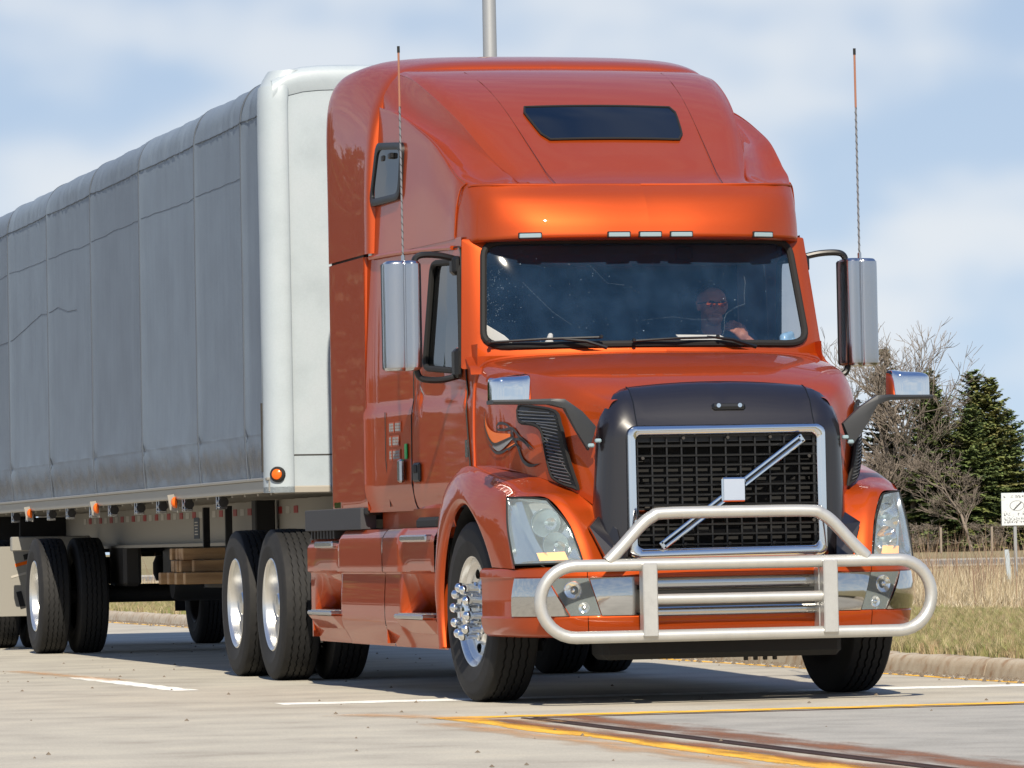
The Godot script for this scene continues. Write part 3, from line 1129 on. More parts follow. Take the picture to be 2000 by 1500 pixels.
func fender(t: Node3D, s: float) -> void:
	var fe := group_node(t, "front_fender")
	# top between hood and outer ridge, running down beside the headlight
	var q := [
		[[1.05, 1.27, -0.56], [1.13, 1.245, -0.57]], [[1.048, 1.325, -0.33], [1.132, 1.30, -0.35]], [[1.028, 1.312, 0.0], [1.14, 1.293, 0.0]],
		[[0.995, 1.286, 0.33], [1.14, 1.24, 0.33]], [[0.95, 1.262, 0.58], [1.135, 1.188, 0.58]], [[0.875, 1.215, 0.77], [1.12, 1.142, 0.76]],
		[[0.81, 1.175, 0.89], [1.04, 1.138, 0.905]], [[0.755, 1.125, 0.975], [0.945, 1.122, 1.005]], [[0.715, 1.03, 1.06], [0.868, 0.995, 1.12]],
		[[0.69, 0.91, 1.14], [0.832, 0.87, 1.185]], [[0.67, 0.76, 1.20], [0.81, 0.745, 1.228]]]
	var rows := []
	for r in q:
		var a := Vector3(r[0][0], r[0][1], r[0][2])
		var c := Vector3(r[1][0], r[1][1], r[1][2])
		var up := Vector3(0, 0.014, 0.006)
		rows.append([a + Vector3(-0.03, 0.012, -0.01), a, a.lerp(c, 0.35) + up * 0.6, a.lerp(c, 0.7) + up, c])
	var b := MB.new()
	b.grid(flip(surf(rows, 4, 5), s))
	part(fe, "top", b, M.paint, 45.0)
	# outer side round the wheel arch
	var th := [202.0, 186.0, 170.0, 155.0, 140.0, 126.0, 112.0, 96.0, 80.0, 65.0, 51.0, 40.0, 31.0, 22.0]
	var bd := [[-0.655, 0.29, 1.185], [-0.675, 0.45, 1.19], [-0.68, 0.62, 1.19], [-0.672, 0.80, 1.187], [-0.655, 0.97, 1.18], [-0.63, 1.12, 1.165], [-0.57, 1.235, 1.14], [-0.33, 1.30, 1.133], [0.0, 1.293, 1.14], [0.33, 1.24, 1.14], [0.58, 1.188, 1.135], [0.76, 1.142, 1.12], [0.86, 0.96, 1.135], [0.955, 0.745, 1.13]]
	rows = []
	for i in th.size():
		var a := deg_to_rad(th[i])
		var lx := 1.205 - 0.045 * clampf((60.0 - th[i]) / 38.0, 0.0, 1.0)
		var c := Vector3(0, 0.52, 0.03)
		var dir := Vector3(0, sin(a), cos(a))
		var e := Vector3(bd[i][2], bd[i][1], bd[i][0])
		var l0: Vector3 = c + dir * 0.586 + Vector3(lx - 0.022, 0, 0)
		var l1: Vector3 = c + dir * 0.595 + Vector3(lx, 0, 0)
		var l2: Vector3 = c + dir * 0.625 + Vector3(lx + 0.012, 0, 0)
		var span := (e - l2)
		var bul := 0.014 if i > 1 and i < 12 else 0.004
		rows.append([l0, l1, l2, l2 + span * 0.4 + Vector3(bul, 0, 0), l2 + span * 0.8 + Vector3(bul, 0, 0), e])
	b = MB.new()
	b.grid(flip(surf(rows, 4, 5), s))
	part(fe, "arch", b, M.paint, 45.0)
	# returned edge at the back
	b = MB.new()
	rows = []
	for i in 7:
		var e := Vector3(bd[i][2], bd[i][1], bd[i][0])
		rows.append([e, e + Vector3(-0.06, 0, -0.012)])
	b.grid(flip(surf(rows, 1, 3), s))
	part(fe, "rear_edge", b, M.paint)
	# liner
	b = MB.new()
	rows = []
	for i in 19:
		var a := deg_to_rad(lerpf(-5.0, 205.0, i / 18.0))
		rows.append([Vector3(s * 1.16, 0.52 + sin(a) * 0.585, 0.03 + cos(a) * 0.585), Vector3(s * 0.62, 0.52 + sin(a) * 0.60, 0.03 + cos(a) * 0.60)])
	b.grid(rows)
	part(fe, "wheel_well_liner", b, M.rubber)

func vent(t: Node3D, s: float) -> void:
	var v := group_node(t, "air_vent")
	# outline (z, y)
	var ol := [Vector2(0.50, 1.642), Vector2(0.66, 1.632), Vector2(0.84, 1.60), Vector2(0.90, 1.53), Vector2(0.93, 1.42), Vector2(0.965, 1.19), Vector2(0.945, 1.182), Vector2(0.83, 1.232), Vector2(0.805, 1.28), Vector2(0.775, 1.42), Vector2(0.745, 1.50), Vector2(0.67, 1.535), Vector2(0.53, 1.556)]
	var b := MB.new()
	var c := Vector2(0.80, 1.47)
	var lp := []
	for p in cr(ol, 3, true):
		lp.append(hood_pt(s, p.x, p.y, 0.024))
	# backing plate, triangulated in the (z, y) plane
	var p2 := PackedVector2Array()
	for p in cr(ol, 3, true):
		p2.append(p)
	var tr := Geometry2D.triangulate_polygon(p2)
	for i in tr.size():
		b.add(hood_pt(s, p2[tr[i]].x, p2[tr[i]].y, 0.026))
	for i in range(0, tr.size(), 3):
		b.tri(i, i + 1, i + 2)
	part(v, "backing", b, M.black)
	b = MB.new()
	b.tube(lp, 0.010, 6, true)
	part(v, "rim", b, M.rubber)
	# louvres: short slats across the vent
	for k in 21:
		var y := 1.605 - k * 0.0195
		var zs := []
		for i in p2.size():
			var a := p2[i]
			var e := p2[(i + 1) % p2.size()]
			if (a.y - y) * (e.y - y) < 0.0:
				zs.append(lerpf(a.x, e.x, (y - a.y) / (e.y - a.y)))
		if zs.size() < 2:
			continue
		zs.sort()
		b = MB.new()
		var z0: float = zs[0] + 0.012
		var z1: float = zs[-1] - 0.02
		if z1 - z0 < 0.02:
			continue
		b.tube([hood_pt(s, z0, y + 0.01, 0.029), hood_pt(s, (z0 + z1) * 0.5, y, 0.031), hood_pt(s, z1, y - 0.012, 0.029)], 0.0032, 5)
		part(v, "louvre", b, M.louvre)

func headlight(t: Node3D, s: float) -> void:
	var h := group_node(t, "headlight")
	var ctl := [
		[Vector3(0.812, 0.775, 1.222), Vector3(0.90, 0.77, 1.185), Vector3(1.02, 0.767, 1.09), Vector3(1.128, 0.765, 0.955)],
		[Vector3(0.836, 0.88, 1.182), Vector3(0.935, 0.875, 1.135), Vector3(1.045, 0.87, 1.03), Vector3(1.133, 0.865, 0.90)],
		[Vector3(0.872, 0.99, 1.118), Vector3(0.965, 0.99, 1.065), Vector3(1.06, 0.985, 0.965), Vector3(1.133, 0.985, 0.835)],
		[Vector3(0.95, 1.115, 1.0), Vector3(1.01, 1.125, 0.945), Vector3(1.07, 1.13, 0.87), Vector3(1.118, 1.132, 0.772)]]
	var d := surf(ctl, 7, 7)
	var b := MB.new()
	var lens := []
	for r in d:
		var w := []
		for p in r:
			w.append(Vector3(s * p.x, p.y, p.z) + Vector3(s * 0.006, 0.002, 0.008))
		lens.append(w)
	b.grid(lens)
	part(h, "lens", b, M.lens)
	var edge := []
	var n := lens.size()
	var m: int = lens[0].size()
	for j in m:
		edge.append(lens[0][j])
	for i in range(1, n):
		edge.append(lens[i][m - 1])
	for j in range(m - 2, -1, -1):
		edge.append(lens[n - 1][j])
	for i in range(n - 2, 0, -1):
		edge.append(lens[i][0])
	b = MB.new()
	b.tube(edge, 0.0055, 6, true)
	part(h, "seal", b, M.rubber)
	# bowl behind the lens
	b = MB.new()
	var bowl := []
	for i in n:
		var w := []
		for j in m:
			var u := sin(PI * i / (n - 1)) * sin(PI * j / (m - 1))
			w.append(Vector3(s * (d[i][j].x - 0.035 * pow(u, 0.5)), d[i][j].y, d[i][j].z - 0.085 * pow(u, 0.5) - 0.004))
		bowl.append(w)
	b.grid(bowl)
	part(h, "bowl", b, M.bowl)
	# two reflectors, each a turned dish facing forward
	for q in [[Vector3(0.965, 0.99, 1.035), 0.074], [Vector3(0.93, 0.87, 1.11), 0.066]]:
		b = MB.new()
		var bs := Basis(Vector3.UP, -PI / 2 + s * 0.30)
		var pr := []
		for k in 9:
			var u := k / 8.0
			pr.append(Vector2(-0.055 + 0.075 * u * u, q[1] * u + 0.001))
		pr.append(Vector2(0.025, q[1] * 1.06))
		pr.append(Vector2(0.012, q[1] * 1.10))
		b.lathe(pr, 24, Vector3(s * q[0].x, q[0].y, q[0].z - 0.02), bs)
		part(h, "reflector", b, M.chrome)
		b = MB.new()
		b.lathe([Vector2(-0.05, 0.0), Vector2(-0.05, 0.011), Vector2(-0.01, 0.011), Vector2(0.0, 0.001)], 10, Vector3(s * q[0].x, q[0].y, q[0].z - 0.02), bs)
		part(h, "bulb", b, M.marker)
	# white divider fin and amber lamp at the bottom
	b = MB.new()
	b.grid(flip(surf([[Vector3(1.06, 1.11, 0.86), Vector3(1.035, 0.95, 0.975), Vector3(0.985, 0.80, 1.09)], [Vector3(1.085, 1.105, 0.82), Vector3(1.065, 0.95, 0.935), Vector3(1.02, 0.80, 1.055)]], 4, 2), s))
	part(h, "divider", b, M.bowl)
	b = MB.new()
	var am := []
	for i in 5:
		var w := []
		for j in 13:
			var p: Vector3 = d[int(i * 0.75) + 1][mini(m - 1, 6 + int(j * 0.72))]
			w.append(Vector3(s * (p.x - 0.006), p.y + 0.004, p.z - 0.012))
		am.append(w)
	b.grid(am)
	part(h, "turn_signal", b, M.amberlit)

func ring_rect(hx: float, y0: float, y1: float, r: float, n: int) -> Array:
	var out := []
	for q in [[hx - r, y1 - r, 0.0], [-hx + r, y1 - r, 90.0], [-hx + r, y0 + r, 180.0], [hx - r, y0 + r, 270.0]]:
		for k in n + 1:
			var a := deg_to_rad(q[2] + 90.0 * k / n)
			out.append(Vector2(q[0] + cos(a) * r, q[1] + sin(a) * r))
	return out

func grille(t: Node3D) -> void:
	var g := group_node(t, "grille_surround")
	# arch of dark plastic: sections swept from one foot over the top to the other
	var secs := []
	var arc := []
	for k in 9:
		arc.append([0.0, lerpf(0.80, 1.46, k / 8.0)])
	var prof := func(u: float) -> Array:
		# u: 0 foot .. 1 top centre, half side; returns points from the hood to the chrome frame
		var out := []
		if u < 0.62:
			var y := lerpf(0.79, 1.44, u / 0.62)
			var fl := 0.03 * (1.0 - u / 0.62)
			out = [Vector3(0.672 + fl, y, 0.97), Vector3(0.690 + fl, y, 1.02), Vector3(0.688 + fl, y, 1.10), Vector3(0.662 + fl * 0.6, y, 1.17), Vector3(0.62, y, 1.205), Vector3(0.565, y, 1.225), Vector3(0.545, y, 1.205)]
		elif u < 0.8:
			var a := (u - 0.62) / 0.18 * PI * 0.5
			var c := cos(a)
			var sn := sin(a)
			out = [Vector3(0.50 + 0.172 * c, 1.44 + 0.265 * sn, 0.97), Vector3(0.50 + 0.19 * c, 1.44 + 0.275 * sn, 1.02), Vector3(0.50 + 0.188 * c, 1.44 + 0.262 * sn, 1.08 + 0.02 * c), Vector3(0.50 + 0.162 * c, 1.44 + 0.195 * sn, 1.155 + 0.015 * c), Vector3(0.50 + 0.12 * c, 1.44 + 0.115 * sn, 1.195 + 0.01 * c), Vector3(0.50 + 0.065 * c, 1.44 + 0.068 * sn, 1.225), Vector3(0.50 + 0.045 * c, 1.44 + 0.045 * sn, 1.205)]
		else:
			var k := (u - 0.8) / 0.2
			var x := lerpf(0.50, 0.0, k)
			var up := 0.028 * (1.0 - pow(x / 0.5, 2.0))
			out = [Vector3(x, 1.722 + up, 0.97), Vector3(x, 1.722 + up, 1.02), Vector3(x, 1.702 + up, 1.08), Vector3(x, 1.635 + up * 0.7, 1.155), Vector3(x, 1.555 + up * 0.3, 1.195), Vector3(x, 1.508, 1.225), Vector3(x, 1.485, 1.205)]
		return out
	for k in 41:
		secs.append(prof.call(k / 40.0))
	var rows := []
	for sct in secs:
		rows.append(sct)
	for s in [-1.0, 1.0]:
		var b := MB.new()
		b.grid(flip(rows.slice(0, 33), s))
		# closed toe and a wedge foot
		b.prism([Vector3(s * 0.70, 1.02, 1.12), Vector3(s * 0.765, 0.965, 1.185), Vector3(s * 0.69, 0.785, 1.265), Vector3(s * 0.60, 0.785, 1.265), Vector3(s * 0.62, 0.95, 1.215)], Vector3(0, -0.005, -0.12))
		part(g, "side_moulding", b, M.aubergine, 40.0)
	var tb := MB.new()
	tb.grid(flip(rows.slice(32, 41), -1.0))
	tb.grid(flip(rows.slice(32, 41), 1.0))
	part(g, "top_moulding", tb, M.aubergine, 40.0)
	for s in [-1.0, 1.0]:
		var sb := MB.new()
		var path := []
		for p in rows[32]:
			path.append(Vector3(s * p.x, p.y + 0.001, p.z + 0.001))
		sb.tube(path, 0.003, 5)
		part(g, "joint", sb, M.black)
	# hood release handle
	var hb := MB.new()
	hb.box(Vector3(0.03, 1.605, 1.178), Vector3(0.19, 0.042, 0.03), 0.012, Basis(Vector3.RIGHT, -0.6))
	part(g, "hood_handle", hb, M.black)
	for x in [-0.03, 0.09]:
		hb = MB.new()
		hb.lathe([Vector2(0, 0.0), Vector2(0.0, 0.012), Vector2(-0.02, 0.013)], 10, Vector3(x, 1.612, 1.198), Basis(Vector3.UP, -PI / 2))
		part(g, "handle_bolt", hb, M.chrome)
	# chrome frame
	var f := group_node(t, "grille")
	var b := MB.new()
	var fr := []
	for q in [[0.562, 0.783, 1.506, 0.05, 1.19], [0.562, 0.783, 1.506, 0.05, 1.226], [0.556, 0.789, 1.50, 0.046, 1.243], [0.540, 0.804, 1.486, 0.038, 1.250], [0.518, 0.834, 1.464, 0.034, 1.246], [0.506, 0.846, 1.453, 0.03, 1.232], [0.503, 0.849, 1.45, 0.028, 1.21], [0.503, 0.849, 1.45, 0.028, 1.18]]:
		var r := []
		for p in ring_rect(q[0], q[1], q[2], q[3], 5):
			r.append(Vector3(p.x, p.y, q[4]))
		fr.append(r)
	b.grid(fr, true)
	part(f, "chrome_frame", b, M.chrome, 45.0)
	# bars
	for k in 13:
		var x := -0.498 + k * 0.083
		b = MB.new()
		b.box(Vector3(x, 1.15, 1.195), Vector3(0.009, 0.61, 0.03))
		part(f, "upright_bar", b, M.black)
	for k in 12:
		var y := 0.862 + k * 0.0535
		b = MB.new()
		b.box(Vector3(0, y, 1.200), Vector3(1.012, 0.0085 if k < 10 else 0.012, 0.03), 0.0, Basis(Vector3.RIGHT, 0.15))
		part(f, "cross_bar", b, M.black)
	b = MB.new()
	b.box(Vector3(0, 1.436, 1.19), Vector3(1.01, 0.038, 0.01))
	part(f, "top_plate", b, M.black)
	for p in [[-0.24, 1.437], [0.01, 1.437], [0.25, 1.437], [-0.47, 1.33], [0.47, 1.33], [0.49, 0.98], [-0.24, 0.862], [0.01, 0.862], [0.26, 0.862]]:
		b = MB.new()
		b.lathe([Vector2(0, 0.0), Vector2(0, 0.009), Vector2(-0.012, 0.010)], 8, Vector3(p[0], p[1], 1.225), Basis(Vector3.UP, -PI / 2))
		part(f, "bolt", b, M.steel)
	# radiator behind
	b = MB.new()
	b.box(Vector3(0, 1.14, 1.06), Vector3(1.12, 0.74, 0.04))
	part(f, "radiator", b, M.radiator)
	for k in 4:
		b = MB.new()
		b.box(Vector3(0, 0.93 + k * 0.13, 1.09), Vector3(0.86, 0.018, 0.02))
		part(f, "cooler_tube", b, M.steel)
	# diagonal bar with the blank square badge
	b = MB.new()
	var a0 := Vector3(-0.385, 0.85, 1.255)
	var a1 := Vector3(0.425, 1.432, 1.255)
	var ang := atan2(a1.y - a0.y, a1.x - a0.x)
	var bs := Basis(Vector3.BACK, ang)
	var len := (a1 - a0).length()
	for o in [-0.015, 0.015]:
		b.box((a0 + a1) * 0.5 + bs * Vector3(0, o, 0), Vector3(len - absf(o) * 0.6, 0.018, 0.022), 0.005, bs)
	for e in [-1.0, 1.0]:
		b.box((a0 + a1) * 0.5 + bs * Vector3(e * (len * 0.5 - 0.012), 0, 0), Vector3(0.024, 0.048, 0.022), 0.004, bs)
	part(f, "diagonal_bar", b, M.chrome)
	b = MB.new()
	b.box((a0 + a1) * 0.5 + Vector3(0, 0, -0.008), Vector3(len - 0.03, 0.02, 0.012), 0.0, bs)
	part(f, "bar_inlay", b, M.rubber)
	var em := group_node(t, "emblem")
	b = MB.new()
	b.box(Vector3(0.022, 1.152, 1.268), Vector3(0.136, 0.132, 0.03), 0.008)
	part(em, "frame", b, M.chrome)
	b = MB.new()
	b.box(Vector3(0.022, 1.153, 1.285), Vector3(0.116, 0.112, 0.005))
	part(em, "plate", b, M.badge)

const BP := [[0.0, 1.30], [0.3, 1.298], [0.6, 1.285], [0.80, 1.25], [0.95, 1.18], [1.05, 1.08], [1.12, 0.95], [1.165, 0.78], [1.19, 0.6], [1.2, 0.44]]

var bplan := []
var blen := []

func bumper_plan() -> void:
	var p := []
	for q in BP:
		p.append(Vector2(q[0], q[1]))
	bplan = cr(p, 10)
	blen = [0.0]
	for i in range(1, bplan.size()):
		blen.append(blen[-1] + (bplan[i] - bplan[i - 1]).length())

func bumper_at(l: float) -> Array:
	# point and outward normal of the plan at arc length l (right half)
	for i in range(1, bplan.size()):
		if l <= blen[i] or i == bplan.size() - 1:
			var k: float = clampf((l - blen[i - 1]) / (blen[i] - blen[i - 1]), 0.0, 1.0)
			var d: Vector2 = (bplan[mini(i + 1, bplan.size() - 1)] - bplan[maxi(i - 2, 0)]).normalized()
			return [bplan[i - 1].lerp(bplan[i], k), Vector2(-d.y, d.x)]
	return [bplan[0], Vector2(0, 1)]

func bumper_len(x: float) -> float:
	for i in range(1, bplan.size()):
		if x <= bplan[i].x:
			return lerpf(blen[i - 1], blen[i], (x - bplan[i - 1].x) / (bplan[i].x - bplan[i - 1].x))
	return blen[-1]

func bumper_pt(s: float, l: float, y: float, off: float) -> Vector3:
	var q := bumper_at(absf(l))
	var p: Vector2 = q[0]
	var n: Vector2 = q[1]
	p += n * off
	return Vector3(s * p.x, y, p.y)

func bumper_patch(s: float, t0: float, t1: float, b0: float, b1: float, y0: float, y1: float, off: float, nx := 14) -> Array:
	var out := []
	for i in 7:
		var k := i / 6.0
		var r := []
		for j in nx + 1:
			r.append(bumper_pt(s, lerpf(lerpf(bumper_len(b0), bumper_len(t0), k), lerpf(bumper_len(b1), bumper_len(t1), k), float(j) / nx), lerpf(y0, y1, k), off + (0.010 * sin(k * PI) if off > 0.0055 and off < 0.0065 else 0.0)))
		out.append(r)
	return out

func slab(b: MB, rows: Array, back: float, s: float) -> void:
	# a patch with its four edges returned inwards, so that it reads as a piece with thickness
	b.grid(rows)
	var n := rows.size()
	var m: int = rows[0].size()
	var edge := []
	for j in m:
		edge.append(rows[0][j])
	for i in range(1, n):
		edge.append(rows[i][m - 1])
	for j in range(m - 2, -1, -1):
		edge.append(rows[n - 1][j])
	for i in range(n - 2, 0, -1):
		edge.append(rows[i][0])
	var e2 := []
	for p in edge:
		e2.append(p + Vector3(-p.x * back * 0.5, 0, -back))
	b.grid([edge, e2], true)

func bumper(t: Node3D) -> void:
	bumper_plan()
	var bm := group_node(t, "bumper")
	# painted shell in a centre and two corner pieces
	var prof := [[0.752, -0.07], [0.750, -0.02], [0.742, -0.002], [0.735, 0.002], [0.70, 0.004], [0.690, -0.004], [0.60, -0.006], [0.488, -0.006], [0.476, 0.002], [0.43, -0.004], [0.392, -0.018], [0.374, -0.04], [0.368, -0.12]]
	var ls := bumper_len(0.80)
	for piece in [[-ls + 0.002, ls - 0.002, "centre_shell"], [ls + 0.002, blen[-1], "corner_shell"], [-blen[-1], -ls - 0.002, "corner_shell"]]:
		var rows := []
		for q in prof:
			var r := []
			for j in 41:
				var l: float = lerpf(piece[0], piece[1], j / 40.0)
				r.append(bumper_pt(signf(l) if l != 0.0 else 1.0, l, q[0], q[1]))
			rows.append(r)
		var b := MB.new()
		b.grid(rows)
		part(bm, piece[2], b, M.paint, 40.0)
	for s in [-1.0, 1.0]:
		var b := MB.new()
		slab(b, bumper_patch(s, 1.125, 0.995, 1.135, 0.892, 0.486, 0.692, 0.006), 0.02, s)
		part(bm, "chrome_panel", b, M.panelchrome)
		b = MB.new()
		slab(b, bumper_patch(s, 0.79, 0.50, 0.727, 0.50, 0.486, 0.692, 0.006), 0.02, s)
		part(bm, "chrome_panel", b, M.panelchrome)
		# fog lamp
		var fg := group_node(t, "fog_light")
		b = MB.new()
		b.grid(bumper_patch(s, 0.99, 0.795, 0.887, 0.732, 0.487, 0.690, 0.007))
		part(fg, "lens", b, M.lens)
		b = MB.new()
		b.grid(bumper_patch(s, 0.99, 0.795, 0.887, 0.732, 0.487, 0.690, 0.0))
		part(fg, "housing", b, M.foghousing)
		for q in [[0.875, 0.625, 0.046], [0.82, 0.53, 0.03]]:
			b = MB.new()
			var p := bumper_pt(s, bumper_len(q[0]), q[1], 0.0)
			var bs := Basis(Vector3.UP, -PI / 2 + s * 0.35)
			b.lathe([Vector2(-0.004, 0.001), Vector2(0.0, q[2] * 0.5), Vector2(0.004, q[2] * 0.9), Vector2(0.006, q[2]), Vector2(0.002, q[2] * 1.08)], 20, p, bs)
			part(fg, "reflector", b, M.chrome)
			b = MB.new()
			b.lathe([Vector2(0.012, 0.0), Vector2(0.009, q[2] * 0.25), Vector2(0.0, q[2] * 0.33)], 14, p, bs)
			part(fg, "bulb_cover", b, M.chrome)
		# dark gap beside the upright and bracket back to the frame
		b = MB.new()
		b.grid(bumper_patch(s, 0.505, 0.465, 0.505, 0.465, 0.50, 0.68, 0.0075, 2))
		part(bm, "bracket_slot", b, M.rubber)
	# centre trims
	var b := MB.new()
	var c := 0.465
	for q in [[0.618, 0.684, M.panelchrome, "upper_trim"], [0.476, 0.526, M.panelchrome, "lower_trim"], [0.526, 0.618, M.rubber, "centre_slot"]]:
		b = MB.new()
		var rows := []
		for i in 5:
			var r := []
			for j in 25:
				var l := lerpf(-c, c, j / 24.0)
				var k := i / 4.0
				r.append(bumper_pt(signf(l) if l != 0.0 else 1.0, l, lerpf(q[0], q[1], k), (0.006 + 0.008 * sin(k * PI)) if q[2] != M.rubber else 0.002))
			rows.append(r)
		b.grid(rows)
		part(bm, q[3], b, q[2])
	# lower air dam under the bumper
	b = MB.new()
	b.box(Vector3(0, 0.305, 0.95), Vector3(1.35, 0.13, 0.30), 0.03)
	part(bm, "air_dam", b, M.dark)
	for k in 4:
		b = MB.new()
		b.box(Vector3(0.18 + k * 0.055, 0.235, 0.9), Vector3(0.02, 0.035, 0.03), 0.003)
		part(bm, "tow_pin", b, M.steel)
	# ---- grille guard
	var g := group_node(t, "grille_guard")
	var z := 1.405
	b = MB.new()
	var loop := []
	for q in [[0.905, 0.56, -90.0, 90.0], [-0.905, 0.56, 90.0, 270.0]]:
		for k in 17:
			var a := deg_to_rad(lerpf(q[2], q[3], k / 16.0))
			loop.append(Vector3(q[0] + cos(a) * 0.192, 0.564 + sin(a) * 0.192, z - 0.02 * clampf(cos(a) * signf(q[0]), 0, 1)))
		# straight run
		var x0: float = q[0]
		for k in range(1, 12):
			var x := lerpf(x0, -x0, k / 12.0)
			loop.append(Vector3(x, (0.756 if x0 > 0.0 else 0.372), z))
	b.tube(loop, 0.034, 14, true)
	part(g, "outer_tube", b, M.guard)
	b = MB.new()
	b.tube(cr([Vector3(-0.725, 0.775, z), Vector3(-0.64, 0.86, z), Vector3(-0.54, 0.965, z), Vector3(-0.475, 1.012, z), Vector3(-0.40, 1.03, z), Vector3(0.0, 1.032, z), Vector3(0.40, 1.03, z), Vector3(0.475, 1.012, z), Vector3(0.54, 0.965, z), Vector3(0.64, 0.86, z), Vector3(0.725, 0.775, z)], 6), 0.034, 14)
	part(g, "hoop_tube", b, M.guard)
	b = MB.new()
	b.tube([Vector3(-0.5, 0.568, z), Vector3(0.5, 0.568, z)], 0.029, 14)
	part(g, "middle_tube", b, M.guard)
	for s in [-1.0, 1.0]:
		b = MB.new()
		b.box(Vector3(s * 0.505, 0.566, z + 0.012), Vector3(0.082, 0.395, 0.085), 0.006)
		part(g, "upright", b, M.guard)
		b = MB.new()
		b.box(Vector3(s * 0.485, 0.56, z - 0.075), Vector3(0.05, 0.33, 0.10), 0.006)
		part(g, "bracket", b, M.guard)
		for y in [0.44, 0.47, 0.64]:
			b = MB.new()
			b.lathe([Vector2(0.0, 0.0), Vector2(0.0, 0.014), Vector2(0.03, 0.014)], 6, Vector3(s * 0.535, y, z - 0.06))
			part(g, "bolt", b, M.steel)

